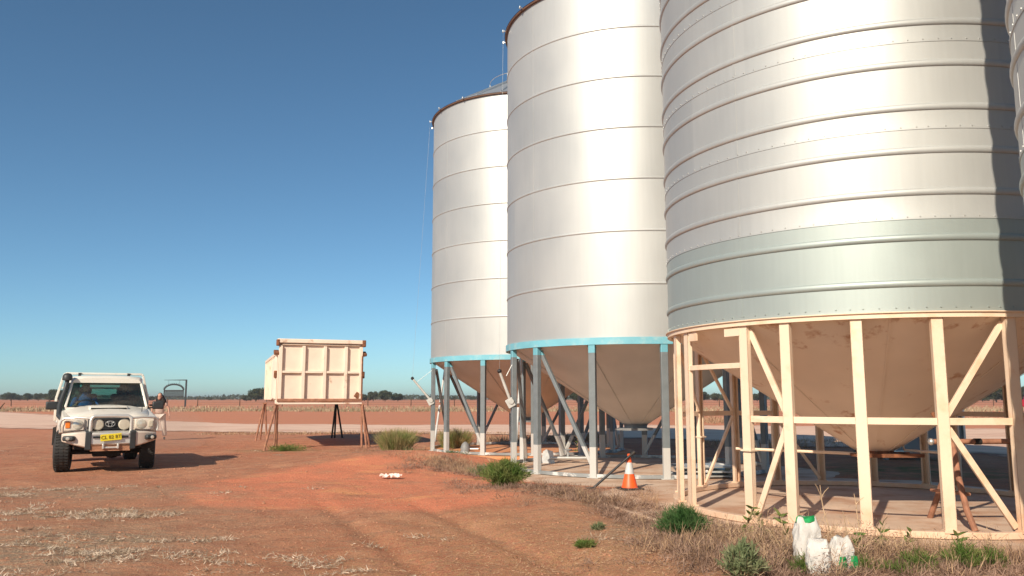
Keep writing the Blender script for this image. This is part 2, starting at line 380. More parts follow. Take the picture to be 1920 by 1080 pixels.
# ------------------------------------------------------------------ ground
def axis(lo, mid0, mid1, hi, d):
    a = list(np.arange(mid0, mid1, d)); s = d; p = a[-1]
    while p < hi: s *= 1.07; p += s; a.append(min(p, hi))
    s = d; p = a[0]
    while p > lo: s *= 1.07; p -= s; a.insert(0, max(p, lo))
    return np.array(a)
gx = axis(-3500, -9, 6.5, 3500, .065); gy = axis(-400, 6.2, 17, 4500, .065)
X, Y = np.meshgrid(gx, gy); Z = gz(X, Y)
Z -= .003*0
V = np.stack([X, Y, Z], -1).reshape(-1, 3); nx, ny = len(gx), len(gy)
ii = (np.arange(ny-1)[:, None]*nx+np.arange(nx-1)[None, :]).ravel()
F = np.stack([ii, ii+1, ii+nx+1, ii+nx], 1)
def ground_mat():
    m = bpy.data.materials.new('red_soil'); m.use_nodes = True; nt = m.node_tree; L = nt.links.new
    b = nt.nodes['Principled BSDF']; b.inputs['Roughness'].default_value = .95; b.inputs['Specular IOR Level'].default_value = .15
    tc = _n(nt, 'ShaderNodeTexCoord')
    def noise(s, det=6, ro=.55, st=(1,1,1), off=0):
        mp = _n(nt, 'ShaderNodeMapping'); mp.inputs['Scale'].default_value = st; mp.inputs['Location'].default_value = (off, off*.7, 0)
        L(tc.outputs['Object'], mp.inputs[0])
        n = _n(nt, 'ShaderNodeTexNoise'); n.inputs['Scale'].default_value = s; n.inputs['Detail'].default_value = det; n.inputs['Roughness'].default_value = ro
        L(mp.outputs[0], n.inputs['Vector']); return n.outputs['Fac']
    def rg(x, a, c, lo=0., hi=1.):
        r = _n(nt, 'ShaderNodeMapRange'); r.inputs[1].default_value = a; r.inputs[2].default_value = c; r.inputs[3].default_value = lo; r.inputs[4].default_value = hi
        L(x, r.inputs[0]); return r.outputs[0]
    def mul(a, c):
        n = _n(nt, 'ShaderNodeMath', operation='MULTIPLY'); L(a, n.inputs[0])
        if isinstance(c, float): n.inputs[1].default_value = c
        else: L(c, n.inputs[1])
        return n.outputs[0]
    def add(a, c):
        n = _n(nt, 'ShaderNodeMath', operation='ADD', use_clamp=True); L(a, n.inputs[0]); L(c, n.inputs[1]); return n.outputs[0]
    def mix(f, a, c):
        n = _n(nt, 'ShaderNodeMix', data_type='RGBA'); L(f, n.inputs['Factor'])
        for s, v in (('A', a), ('B', c)):
            if isinstance(v, tuple): n.inputs[s].default_value = (*v, 1)
            else: L(v, n.inputs[s])
        return n.outputs['Result']
    def att(nm):
        a = _n(nt, 'ShaderNodeAttribute'); a.attribute_name = nm; return a.outputs['Fac']
    base = mix(rg(noise(.35), .38, .62), (.50, .190, .105), (.56, .270, .155))
    base = mix(rg(noise(1.7, 8, .65), .42, .66), base, (.40, .150, .085))
    base = mix(mul(rg(noise(6, 6, .7), .50, .72), .55), base, (.58, .34, .21))
    base = mix(mul(rg(noise(2.6, 8, .75, (1, 1.8, 1), 50), .50, .62), .75), base, (.33, .185, .120))
    base = mix(mul(rg(noise(26, 5, .8, (1, 1.4, 1), 20), .54, .66), .6), base, (.56, .34, .21))
    # loose straw-coloured crumbs
    f = mul(att('crumb'), rg(noise(14, 5, .7, (1, 1.6, 1)), .47, .60)); base = mix(f, base, (.46, .25, .125))
    f = mul(att('crumb'), rg(noise(38, 4, .7, off=9), .55, .68)); base = mix(f, base, (.60, .36, .18))
    # orange loam spread
    f = mul(att('sand'), rg(noise(1.1, 6, .6), .30, .5)); base = mix(f, base, (.68, .235, .130))
    f = mul(mul(att('sand'), rg(noise(.9, 5, .6, (1, 2, 1), 30), .55, .72)), .8); base = mix(f, base, (.78, .36, .16))
    # litter
    f = mul(att('litter'), rg(noise(3.5, 7, .7, (1, 2.2, 1)), .40, .56)); base = mix(f, base, (.29, .20, .135))
    f = mul(att('litter'), rg(noise(22, 4, .8, (1, 1.6, 1)), .52, .62)); base = mix(f, base, (.62, .45, .29))
    base = mix(mul(att('pale'), rg(noise(.08, 6, .6, (1, 4, 1)), .35, .55)), base, (.62, .42, .28))
    base = mix(mul(att('green'), rg(noise(1.3, 6, .7), .42, .58)), base, (.16, .16, .06))
    base = mix(att('far'), base, mix(rg(noise(.006, 5, .6, (1, 5, 1)), .42, .60), (.38, .17, .095), (.50, .32, .19)))
    base = mix(mul(att('mid'), rg(noise(.12, 6, .6, (1, 3, 1)), .25, .5, .5, .9)), base, (.58, .230, .130))
    vo = _n(nt, 'ShaderNodeTexVoronoi'); vo.inputs['Scale'].default_value = 26; L(tc.outputs['Object'], vo.inputs['Vector'])
    sp = _n(nt, 'ShaderNodeMath', operation='LESS_THAN'); L(vo.outputs['Distance'], sp.inputs[0]); sp.inputs[1].default_value = .17
    base = mix(mul(sp.outputs[0], rg(noise(2.2, 5, .7, off=70), .50, .62)), base, (.26, .13, .085))
    dk = rg(noise(60, 4, .8), .3, .7, .62, 1.32); vm = _n(nt, 'ShaderNodeVectorMath', operation='SCALE'); L(base, vm.inputs[0]); L(dk, vm.inputs['Scale'])
    L(vm.outputs[0], b.inputs['Base Color'])
    h = add(mul(noise(9, 8, .7), .8), mul(noise(45, 5, .75), .35))
    bp = _n(nt, 'ShaderNodeBump'); L(rg(att('mid'), 0, 1, 1.0, .12), bp.inputs['Strength']); bp.inputs['Distance'].default_value = .05
    L(h, bp.inputs['Height']); L(bp.outputs[0], b.inputs['Normal'])
    return m
ground = np_mesh('ground', V, F, ground_mat(), smooth=True); tag(ground, kind='structure')
def setatt(o, nm, a):
    at = o.data.attributes.new(nm, 'FLOAT', 'POINT'); at.data.foreach_set('value', np.clip(a, 0, 1).astype(np.float32).ravel())
wob = vn(X, Y, 1.8, 11)*1.6+vn(X, Y, .6, 12)*.7
setatt(ground, 'sand', smooth01((1.5*gauss(X+wob*.5, Y+wob*.6, -2.3, 15.2, 3.0, 3.6, -.05)+1.0*gauss(X, Y, -.6, 21.6, 2.4, 1.8)-.40)*6))
crumb = smooth01((14-Y+wob*1.5)/4)*(.25+.75*smooth01((X+3.2+wob)/4)); setatt(ground, 'crumb', crumb); setatt(ground, 'mid', smooth01((Y-26)/22))
edge = lambda x, y: gauss(x, y, 1.2, 12.6, .8, 2.8, .75)+gauss(x, y, 2.3, 9.2, .9, 1.9, .5)+gauss(x, y, -.8, 18.6, 1.3, 1.5, .5)
setatt(ground, 'litter', 1.2*gauss(X+wob, Y+wob, -5.2, 8.6, 1.9, 1.5)+.9*gauss(X+wob, Y+wob*.7, -7.2, 13.6, 3.0, .9)+.8*gauss(X+wob, Y+wob*.7, -5.6, 11.6, 1.6, .5)+1.3*edge(X+wob*.3, Y+wob*.3)+gauss(X, Y, -2.8, 24, 1.2, 1.4))
setatt(ground, 'pale', smooth01((Y-118)/8)*smooth01((215-Y)/25))
setatt(ground, 'green', 1.1*gauss(X, Y, -6.9, 25.2, 1.2, .7)+gauss(X, Y, 8.6, 17.8, 2.5, 1.6, -.3)+.8*gauss(X, Y, 52, 92, 9, 9)+gauss(X, Y, -6, 38, 6, 1.4))
setatt(ground, 'far', smooth01((Y-215)/40)+smooth01((np.abs(X)-260)/60))

# gravel road sheet following the ground
nearE = [(-400, 150), (-150, 66), (-60, 47), (-25.8, 41.8), (-12.2, 37.3), (-1.4, 35.4), (6, 30.0), (11.5, 24), (16, 17), (20, 8), (24, -10)]
farE = [(-400, 420), (-150, 190), (-66, 106), (-30, 63), (-16, 50.0), (-4, 48.5), (8, 48.6), (18, 47), (29, 40), (36, 22), (40, -10)]
def resample(pts, n):
    pts = np.array(pts, float); d = np.r_[0, np.cumsum(np.hypot(*np.diff(pts, axis=0).T))]/1.
    idx = np.linspace(0, len(pts)-1, n)
    return np.stack([np.interp(idx, np.arange(len(pts)), pts[:, k]) for k in (0, 1)], 1)
na, nb = 320, 40; A_ = resample(nearE, na); B_ = resample(farE, na)
t = np.linspace(0, 1, nb)[None, :, None]; Pxy = A_[:, None]*(1-t)+B_[:, None]*t
Zr = gz(Pxy[..., 0], Pxy[..., 1])
def road_mat():
    m = mat('pale_gravel', (.74, .49, .36), .95, var=.08, scale=.5, col2=(.52, .25, .16), c2scale=.35, c2lo=.50, c2hi=.75, bump=.5, bscale=9, stretch=(.6, 2.2, 1)); nt = m.node_tree; L = nt.links.new
    a = _n(nt, 'ShaderNodeAttribute'); a.attribute_name = 'edge'; tc = _n(nt, 'ShaderNodeTexCoord')
    nz = _n(nt, 'ShaderNodeTexNoise'); nz.inputs['Scale'].default_value = .8; nz.inputs['Detail'].default_value = 8; L(tc.outputs['Object'], nz.inputs[0])
    ad = _n(nt, 'ShaderNodeMath', operation='ADD'); L(a.outputs['Fac'], ad.inputs[0]); L(nz.outputs['Fac'], ad.inputs[1])
    mr = _n(nt, 'ShaderNodeMapRange'); mr.inputs[1].default_value = .58; mr.inputs[2].default_value = .95; L(ad.outputs[0], mr.inputs[0])
    tr = _n(nt, 'ShaderNodeBsdfTransparent'); mx = _n(nt, 'ShaderNodeMixShader'); L(mr.outputs[0], mx.inputs[0]); L(tr.outputs[0], mx.inputs[1])
    L(nt.nodes['Principled BSDF'].outputs[0], mx.inputs[2]); L(mx.outputs[0], nt.nodes['Material Output'].inputs[0]); return m
V = np.stack([Pxy[..., 0], Pxy[..., 1], Zr+.03], -1).reshape(-1, 3)
ii = (np.arange(na-1)[:, None]*nb+np.arange(nb-1)[None, :]).ravel(); F = np.stack([ii, ii+1, ii+nb+1, ii+nb], 1)
road = np_mesh('gravel_road', V, F[:, ::-1], road_mat(), smooth=True); tag(road, kind='structure')
tt = np.broadcast_to(np.linspace(0, 1, nb)[None], (na, nb)); setatt(road, 'edge', np.minimum(tt, 1-tt)*5)

# concrete slabs: one under the near pair and the gap, one under each far silo
def slab(name, polys, top, thick, m):
    mb = MB()
    for poly in polys:
        n = len(poly); vs = [(x, y, top) for x, y in poly]+[(x, y, top-thick) for x, y in poly]
        mb.add(vs, [tuple(range(n)), tuple(range(2*n-1, n-1, -1))]+[(i, i+n, (i+1) % n+n, (i+1) % n) for i in range(n)])
    o = mb.obj(name, m, bevel=.015); return tag(o, kind='structure')
def circ(c, r, n=40, a0=0, a1=2*PI, wob=0):
    return [(c[0]+(r+wob*math.sin(k*2.3))*math.cos(a0+(a1-a0)*k/n), c[1]+(r+wob*math.sin(k*2.3))*math.sin(a0+(a1-a0)*k/n)) for k in range(n)]
def hull(pts):
    pts = sorted(set(pts)); 
    def half(ps):
        h = []
        for p in ps:
            while len(h) > 1 and (h[-1][0]-h[-2][0])*(p[1]-h[-2][1])-(h[-1][1]-h[-2][1])*(p[0]-h[-2][0]) <= 0: h.pop()
            h.append(p)
        return h[:-1]
    return half(pts)+half(pts[::-1])
SLAB = hull(circ(S3, 3.30)+circ(S2, 3.25)+circ(S4, 3.4)+[(9.5, 12)])
def in_slab(x, y):
    x = np.asarray(x); y = np.asarray(y); r = np.ones(x.shape, bool)
    for (ax, ay), (bx, by) in zip(SLAB, SLAB[1:]+SLAB[:1]): r &= (bx-ax)*(y-ay)-(by-ay)*(x-ax) >= 0
    return r | (np.hypot(x-S1[0], y-S1[1]) < 3.25)
slab('concrete_slab', [hull(circ(S3, 3.30)+circ(S2, 3.25)+circ(S4, 3.4)+[(9.5, 12)])], .0, .22, 'concrete')
slab('concrete_slab', [circ(S1, 3.25, 36)], .0, .2, 'concrete_red')

# ------------------------------------------------------------------ silos
def ring_pt(a, r): a = R_(a); return Vector((r*math.cos(a), r*math.sin(a), 0))
def make_wall(R, z0, z1, ribs, seams, bead, root, m, bolts=0):
    prof = [(R, z0)]
    zs = sorted([(z, 'r') for z in ribs]+[(z, 's') for z in seams])
    for z, k in zs:
        if not z0+.05 < z < z1-.05: continue
        if k == 'r':
            for j in range(9):
                a = -PI/2+PI*j/8; prof.append((R+bead*.70*math.cos(a), z+bead*1.25*math.sin(a)))
        else: prof += [(R, z-.004), (R+.006, z-.003), (R+.006, z+.02), (R, z+.05)]
    prof.append((R, z1))
    mb = MB(); mb.lathe(prof, 144)
    if bolts:
        for z in [z0+.05]+[s+.03 for s in seams if s < z1-.1]:
            for k in range(bolts):
                a = 2*PI*(k+.3*random.random())/bolts; c, s_ = math.cos(a), math.sin(a)
                mb.box((c*(R+.004), s_*(R+.004), z), (.016, .016, .014), Matrix.Rotation(a, 3, 'Z'))
    # vertical lap joints
    for i, z in enumerate([z0]+[s for s in seams if z0 < s < z1-.2]):
        nxt = min([s for s in seams if s > z+.1]+[z1])
        for k in range(5):
            a = 2*PI*k/5+i*1.26; c, s_ = math.cos(a), math.sin(a)
            mb.box((c*(R-.0005), s_*(R-.0005), (z+nxt)/2), (.006, .04, nxt-z-.08), Matrix.Rotation(a, 3, 'Z'))
    o = mb.obj('wall', m, root, smooth=True, angle=50); return o
def make_roof(R, z, root):
    mb = MB(); mb.lathe([(R+.07, z+.02), (R*.55, z+.02+(R*.45)*.58), (.36, z+.02+(R-.3)*.58), (.36, z+.2+(R-.3)*.58), (.0, z+.28+(R-.3)*.58)], 96)
    for k in range(24):
        a = 2*PI*k/24; mb.bar((R*math.cos(a), R*math.sin(a), z+.06), (.4*math.cos(a), .4*math.sin(a), z+.06+(R-.4)*.58), .03, .04)
    r = mb.obj('roof', 'roof', root, smooth=True, angle=30)
    MB().lathe([(R-.02, z-.02), (R+.055, z-.02), (R+.06, z+.0), (R+.055, z+.03), (R, z+.035)], 144).obj('eave_rim', 'shade_rim', root, smooth=True)
    for a in (-186, -174, -150, -128):
        mb = MB(); p = ring_pt(a, R+.12); mb.box((p.x, p.y, z+.03), (.04, .04, .06), Matrix.Rotation(R_(a), 3, 'Z')); mb.tube([ring_pt(a, R)+Vector((0,0,z)), p+Vector((0,0,z+.05))], .012, 6)
        mb.obj('eave_bracket', 'silver', root, bevel=.01)
    mb = MB(); ps = [Vector((1.15*math.cos(t), 1.15*math.sin(t), z+1.38)) for t in np.linspace(0, 2*PI, 33)]
    mb.tube(ps, .009, 6, cap=False)
    for t in np.linspace(0, 2*PI, 7)[:-1]: mb.tube([(1.15*math.cos(t), 1.15*math.sin(t), z+1.0), (1.15*math.cos(t), 1.15*math.sin(t), z+1.38)], .013, 6)
    mb.obj('roof_guard_rail', 'silver', root)
def make_far_silo():
    R, z0, t = 2.942, 2.7435, 1.0756; z1 = z0+7*t
    root = empty('grain_silo', (S2[0], S2[1], 0))
    make_wall(R, z0, z1, [z0+t*k for k in range(1, 7)], [], .022, root, 'wall_far')
    make_roof(R, z1, root)
    MB().lathe([(R-.03, z0-.135), (R+.035, z0-.135), (R+.035, z0+.005), (R-.03, z0+.005)], 144, closed=True).obj('base_ring', 'ring_blue', root, smooth=True)
    zo = .98
    mb = MB(); mb.lathe([(R-.04, z0-.02), (R-.05, z0-.1), (.30, zo)], 96)
    for k in range(8):
        a = 2*PI*k/8+.3; mb.bar(((R-.045)*math.cos(a), (R-.045)*math.sin(a), z0-.12), (.31*math.cos(a), .31*math.sin(a), zo), .03, .008)
    mb.obj('hopper', 'hopper_far', root, smooth=True)
    mb = MB(); mb.lathe([(.30, zo+.01), (.26, zo-.05), (.26, zo-.1), (.40, zo-.1), (.40, zo-.15), (.12, zo-.15), (.12, zo-.12)], 40); mb.box((-.2, -.05, zo-.13), (.5, .34, .035))
    mb.obj('outlet', 'bin_grey', root, smooth=True, angle=30)
    angs = [-164, -142.5, -115, -87, -59.5, -32, -4, 23, 50, 77, 99, 122, 152]; rl = R-.035
    for a in angs:
        p = ring_pt(a, rl); mb = MB(); rot = Matrix.Rotation(R_(a), 3, 'Z')
        mb.box((p.x, p.y, (z0-.135)/2+.004), (.11, .14, z0-.135-.008), rot)
        mb.box((p.x, p.y, .012), (.2, .24, .02), rot); mb.obj('leg', 'leg_grey', root, bevel=.012)
    def brace(a, za, b, zb, nm='brace', r=rl-.09, wd=.075):
        pa, pb = ring_pt(a, r), ring_pt(b, r); pa.z, pb.z = za, zb
        MB().bar(pa, pb, wd, wd).obj(nm, 'leg_grey', root, bevel=.008)
    brace(-142.5, z0-.2, -115, .12); brace(-164, 2.4, 152, .12); brace(152, 2.4, 122, .12); brace(99, 2.4, 122, .12); brace(50, 2.4, 77, .12)
    brace(-32, 2.4, -59.5, .12); brace(23, 2.4, -4, .12)
    for i, a in enumerate(angs):
        b = angs[(i+1) % len(angs)]
        if b < a: b += 360
        ps = [ring_pt(a+(b-a)*k/3, rl)+Vector((0, 0, .045)) for k in range(4)]
        mb = MB()
        mb.sweep(ps, .07, .07)
        mb.obj('base_beam', 'beam_grey', root, bevel=.008)
    for a in (-172,):
        mb = MB(); c0, c1 = ring_pt(-170, rl-.1), ring_pt(158, rl-.1); c0.z, c1.z = .25, 2.5; mb.tube([c0, c0.lerp(c1, .48)], .03, 10); mb.tube([c0.lerp(c1, .52), c1], .03, 10)
        mb.obj('white_conduit', 'reflective', root, smooth=True)
    return root
def lid_lever(root, out):
    """lid lever on the left leg with its cable up to the eave"""
    R, z1, rl = 2.942, 2.7435+7*1.0756, 2.907
    p = ring_pt(-164, R+.02)
    lv = MB(); q0 = p+Vector((-.02, -.05, 1.50)); q1 = p+Vector((-out, -.12, 2.14)); lv.tube([q0, q0.lerp(q1, .5), q1], [.034, .034, .03], 12)
    L_ = lv.obj('lid_lever', 'beam_pale', root, smooth=True)
    mb = MB(); mb.box(q0+Vector((.0, -.03, -.05)), (.17, .02, .20), Matrix.Rotation(-.5, 3, 'Y')); mb.lathe([(0, -.02), (.06, -.02), (.06, .02), (0, .02)], 20, c=tuple(q0+Vector((.02, -.04, -.02))), axis='y'); mb.obj('lever_bracket', 'beam_pale', L_, bevel=.008)
    mb = MB(); mb.ball(q1, .05); mb.obj('lever_knob', 'dark_steel', L_, smooth=True)
    mb = MB(); e = ring_pt(-174, R+.12); e.z = z1; mb.tube([q1, e], .0028, 5); mb.tube([q1+Vector((.15, 0, -.1)), p+Vector((.1, 0, 2.45))], .006, 5); mb.obj('lever_cable', 'silver', L_)
def make_near_silo():
    R, z0 = 2.923, 2.541; z1 = z0+1.08*7
    root = empty('grain_silo', (S3[0], S3[1], 0))
    ribs = [2.867, 3.401, 3.943, 4.445, 4.971, 5.510, 6.027]+[6.027+.54*k for k in range(1, 8)]
    seams = [z0+1.08*k for k in range(1, 7)]
    make_wall(R, z0, z1, ribs, seams, .034, root, 'wall_near', 110)
    make_roof(R, z1, root)
    MB().lathe([(R-.04, z0-.07), (R+.02, z0-.07), (R+.02, z0-.02), (R+.045, z0-.012), (R+.045, z0+.0), (R-.04, z0+.0)], 144, closed=True).obj('base_ring', 'cream', root, smooth=True, angle=30)
    zo = .80
    mb = MB(); mb.lathe([(R-.05, z0-.02), (R-.055, z0-.05), (.26, zo)], 96)
    for k in range(9):
        a = 2*PI*k/9+.2; mb.bar(((R-.055)*math.cos(a), (R-.055)*math.sin(a), z0-.06), (.27*math.cos(a), .27*math.sin(a), zo), .022, .007)
    mb.obj('hopper', 'hopper_near', root, smooth=True)
    mb = MB(); mb.lathe([(.26, zo+.01), (.25, zo-.05), (.34, zo-.05), (.34, zo-.09), (.1, zo-.09)], 32); mb.box((.1, -.1, zo-.075), (.8, .42, .03))
    mb.bar((-.2, -.34, zo-.06), (.55, -.34, zo-.06), .05, .05); mb.bar((-.2, .1, zo-.06), (.55, .1, zo-.06), .05, .05)
    ot = mb.obj('outlet', 'rust', root, smooth=True, angle=30)
    mb = MB(); mb.tube([(-.2, .1, zo-.06), (-1.9, .5, zo-.01)], .022, 8); mb.obj('slide_handle', 'cream', ot, smooth=True)
    mb = MB(); mb.tube([(.32, -.2, zo+.14), (.34, -.2, zo+.01), (.95, -.22, zo-.03)], .018, 8); mb.obj('gate_crank', 'cream_old', ot, smooth=True)
    angs = [-178, -168.5, -144, -132.5, -116, -99, -82.5, -65, -48, -31, -14, 3, 22, 40.5, 50.4, 67, 84.7, 101, 118, 137, 157]; rl = R-.02
    for a in angs:
        p = ring_pt(a, rl-.03); mb = MB(); rot = Matrix.Rotation(R_(a), 3, 'Z'); H = z0-.075; c = H/2+.055
        # lipped channel: web outside, two flanges turned inwards
        wv = .130; e = .006
        for off, sx, sy in (((.035-e/2, 0), e, wv), ((0, wv/2-e/2), .07, e), ((0, -wv/2+e/2), .07, e), ((-.032, wv/2-.014), e, .028), ((-.032, -wv/2+.014), e, .028)):
            q = rot @ Vector((off[0], off[1], 0)); mb.box((p.x+q.x, p.y+q.y, c), (sx, sy, H-.06), rot)
        if a in (-144, 137): mb.box((p.x, p.y, .9), (.13, .16, .02), rot)
        mb.box((p.x, p.y, .085), (.12, .15, .03), rot)
        mb.obj('leg', 'cream', root)
    def bar(a, za, b, zb, nm, r=rl-.03, wd=.07, dp=.04):
        n = max(1, int(abs(b-a)/6)) if abs(za-zb) < .01 else 1
        ps = [ring_pt(a+(b-a)*k/n, r)+Vector((0, 0, za+(zb-za)*k/n)) for k in range(n+1)]; mb = MB()
        mb.sweep(ps, dp, wd)
        mb.obj(nm, 'cream', root, bevel=.004)
    for a, b in ((-144, -132.5), (-132.5, -116), (-116, -99), (-99, -82.5), (-82.5, -65), (-65, -48), (-48, -31), (3, 22), (22, 40.5), (101, 118), (118, 137), (137, 157)):
        bar(a+1.2, 1.29, b-1.2, 1.29, 'girt', wd=.08)
    bar(-167.5, 1.97, -145, 1.97, 'door_header', wd=.07)
    bar(-143, 2.42, -133.5, 1.36, 'brace', r=rl-.07); bar(-133.5, 1.22, -142.5, .12, 'brace', r=rl-.07)
    bar(-83.5, 2.42, -97.8, 1.36, 'brace', r=rl-.07); bar(-97.8, 1.22, -84, .12, 'brace', r=rl-.07)
    bar(137, 2.4, 120, 1.34, 'brace', r=rl-.07, wd=.05); bar(120, 1.22, 136, .12, 'brace', r=rl-.07, wd=.05)
    bar(101, 1.22, 85.5, .12, 'brace', r=rl-.07, wd=.05); bar(157, 2.4, 139, 1.34, 'brace', r=rl-.07, wd=.05)
    MB().box(ring_pt(-164, rl)+Vector((0, 0, 2.40)), (.22, .02, .12), Matrix.Rotation(R_(106), 3, 'Z')).obj('gusset', 'cream', root)
    MB().box(ring_pt(-147.5, rl)+Vector((0, 0, 2.40)), (.26, .02, .10), Matrix.Rotation(R_(122), 3, 'Z')).obj('gusset', 'cream', root)
    for i, a in enumerate(angs):
        b = angs[(i+1) % len(angs)]
        if b < a: b += 360
        n = max(1, int((b-a)/7)); ps = [ring_pt(a+(b-a)*k/n, rl-.03)+Vector((0, 0, .045)) for k in range(n+1)]; mb = MB()
        mb.sweep(ps, .10, .075)
        mb.obj('base_beam', 'cream', root, bevel=.006)
    return root
far_a = make_far_silo()
tag(far_a, 'smooth silver silo with blue ring and grey legs standing directly behind the traffic cone', 'grain silo', 'row of hopper bottomed grain silos')
far_b = copy_tree(far_a); far_b.location = (S1[0], S1[1], 0)
tag(far_b, 'farthest silver silo of the row, with its whole curved top and roof visible', 'grain silo')
lid_lever(far_a, .26); lid_lever(far_b, .56)
near_a = make_near_silo()
tag(near_a, 'large ribbed silo on cream legs with greenish bottom band and rust marked cream hopper', 'grain silo', 'row of hopper bottomed grain silos')
near_b = copy_tree(near_a); near_b.location = (S4[0], S4[1], 0); near_b.rotation_euler.z = R_(12)
tag(near_b, 'nearest ribbed silo cut off by the right edge, throwing shade on its neighbour', 'grain silo')

# ------------------------------------------------------------------ white farm truck
def make_truck():
    # local frame: nose towards -Y, driver's side (viewer's left) is -X
    T = empty('tray_truck', (0, 0, 0))
    # chassis and underbody
    mb = MB(); mb.box((-.38, 1.9, .52), (.09, 4.3, .16)); mb.box((.38, 1.9, .52), (.09, 4.3, .16)); mb.box((0, .45, .40), (.5, .5, .22)); mb.tube([(-.72, .55, .38), (.72, .55, .38)], .055, 10); mb.ball((.12, .55, .38), (.16, .15, .15)); mb.tube([(-.70, 3.7, .38), (.70, 3.7, .38)], .06, 10); mb.ball((0, 3.7, .38), (.17, .17, .17)); mb.tube([(-.55, .3, .36), (.6, .3, .36)], .02, 8); mb.box((0, 1.7, .45), (.9, .9, .2)); mb.box((0, .3, .62), (1.2, .5, .35))
    mb.obj('chassis', 'under', T)
    # front guards and engine bay sides
    hw = .80
    mb = MB()
    for s in (-1, 1):
        prof = [(-.02, .78), (-.02, 1.08), (1.18, 1.22), (1.18, .62), (1.02, .62)]+[(.56+.47*math.cos(a), .42+.47*math.sin(a)) for a in np.linspace(.4, PI-.75, 9)]+[(.12, .78)]
        n = len(prof)
        vs = [(s*(.885 if z < 1.0 else .84), y, z) for y, z in prof]+[(s*.60, y, z) for y, z in prof]
        mb.add(vs, [tuple(range(n)), tuple(range(2*n-1, n-1, -1))]+[(i, i+n, (i+1) % n+n, (i+1) % n) for i in range(n)])
    g = mb.obj('front_guard', 'truck_white', T, bevel=.025)
    # bonnet with raised scoop
    def sec(y, z, w_, cr, e=.05):
        return [(-w_, y, z-e), (-w_+.03, y, z-.01), (-w_*.6, y, z+cr*.7), (-w_*.3, y, z+cr), (0, y, z+cr*1.08), (w_*.3, y, z+cr), (w_*.6, y, z+cr*.7), (w_-.03, y, z-.01), (w_, y, z-e), (w_, y, z-e-.03), (-w_, y, z-e-.03)]
    mb = MB(); mb.loft([sec(-.03, 1.07, .70, .005, .04), sec(.0, 1.10, .72, .03), sec(.35, 1.15, .76, .06), sec(.8, 1.20, .80, .07), sec(1.22, 1.24, .82, .07)])
    bn = mb.obj('bonnet', 'truck_white', T, smooth=True, angle=45)
    mb = MB(); mb.loft([[(-.37, .52, 1.21), (.37, .52, 1.21), (.34, .52, 1.275), (-.34, .52, 1.275)], [(-.38, .60, 1.22), (.38, .60, 1.22), (.35, .60, 1.292), (-.35, .60, 1.292)], [(-.38, 1.05, 1.26), (.38, 1.05, 1.26), (.34, 1.05, 1.295), (-.34, 1.05, 1.295)]])
    scp = mb.obj('bonnet_scoop', 'truck_white', bn, bevel=.012)
    MB().box((0, .513, 1.236), (.66, .024, .042)).obj('scoop_opening', 'black', scp)
    # grille panel
    MB().box((0, -.03, .93), (1.66, .05, .28)).obj('nose_panel', 'truck_white', T, bevel=.015)
    mb = MB(); mb.box((0, -.062, .94), (.80, .02, .25))
    gr = mb.obj('grille', 'black_plastic', T, bevel=.01)
    mb = MB()
    for k in range(5): mb.box((0, -.078, .85+.045*k), (.78, .016, .012))
    mb.obj('grille_bar', 'dark_steel', gr)
    mb = MB()
    for rx, rz in ((.085, .058), (.034, .055)):
        mb.tube([(rx*math.cos(a), -.10, .945+rz*math.sin(a)) for a in np.linspace(0, 2*PI, 25)], .007, 6, cap=False)
    mb.tube([(.055*math.cos(a), -.10, .975+.018*math.sin(a)) for a in np.linspace(0, 2*PI, 25)], .006, 6, cap=False)
    mb.obj('oval_emblem', 'silver', gr, smooth=True)
    for s in (-1, 1):
        b = MB(); b.box((s*.63, -.065, .93), (.36, .05, .23)); hl = b.obj('headlight', 'truck_white', T, bevel=.02)
        b = MB(); b.lathe([(.0, -.115), (.06, -.11), (.092, -.098), (.098, -.085)], 24, c=(s*.57, 0, .935), axis='y'); b.obj('lens', 'headlight', hl, smooth=True)
        b = MB(); b.box((s*.745, -.09, .935), (.085, .035, .13)); b.obj('indicator', 'amber' if s < 0 else 'light_cover', hl, bevel=.012)
        b = MB(); b.lathe([(0, -.36), (.09, -.355), (.108, -.335), (.108, -.27), (.08, -.235), (0, -.225)], 28, c=(s*.235+.0, 0, .94), axis='y'); b.box((s*.235, -.29, .82), (.03, .03, .05)); b.obj('spotlight', 'light_cover', T, smooth=True, angle=40)
    # bull bar
    mb = MB()
    cs = [[(-.40, -.42, .50), (.40, -.42, .50), (.40, -.34, .82), (-.40, -.34, .82)]]
    mb.loft([[(-.40, -.46, .56), (-.40, -.46, .78), (-.40, -.28, .82), (-.40, -.28, .50)], [(.40, -.46, .56), (.40, -.46, .78), (.40, -.28, .82), (.40, -.28, .50)]])
    bb = mb.obj('bull_bar', 'alloy', T, bevel=.02)
    for s in (-1, 1):
        mb = MB(); mb.loft([[(s*.40, -.46, .50), (s*.40, -.46, .80), (s*.40, -.24, .82), (s*.40, -.24, .48)], [(s*.62, -.42, .56), (s*.62, -.42, .79), (s*.62, -.18, .80), (s*.62, -.18, .54)], [(s*.84, -.26, .62), (s*.84, -.26, .77), (s*.84, .02, .77), (s*.84, .02, .64)]])
        mb.obj('bumper_wing', 'truck_white', bb, bevel=.02)
        mb = MB(); mb.loft([[(s*.34, -.485, .46), (s*.34, -.485, .80), (s*.34, -.3, .83), (s*.34, -.3, .44)], [(s*.445, -.475, .47), (s*.445, -.475, .81), (s*.445, -.3, .83), (s*.445, -.3, .46)]])
        mb.obj('bumper_guard', 'black_plastic', bb, bevel=.01)
        mb = MB(); mb.box((s*.72, -.40, .685), (.22, .12, .095), Matrix.Rotation(s*.45, 3, 'Z')); fl = mb.obj('fog_light_housing', 'black_plastic', bb, bevel=.03)
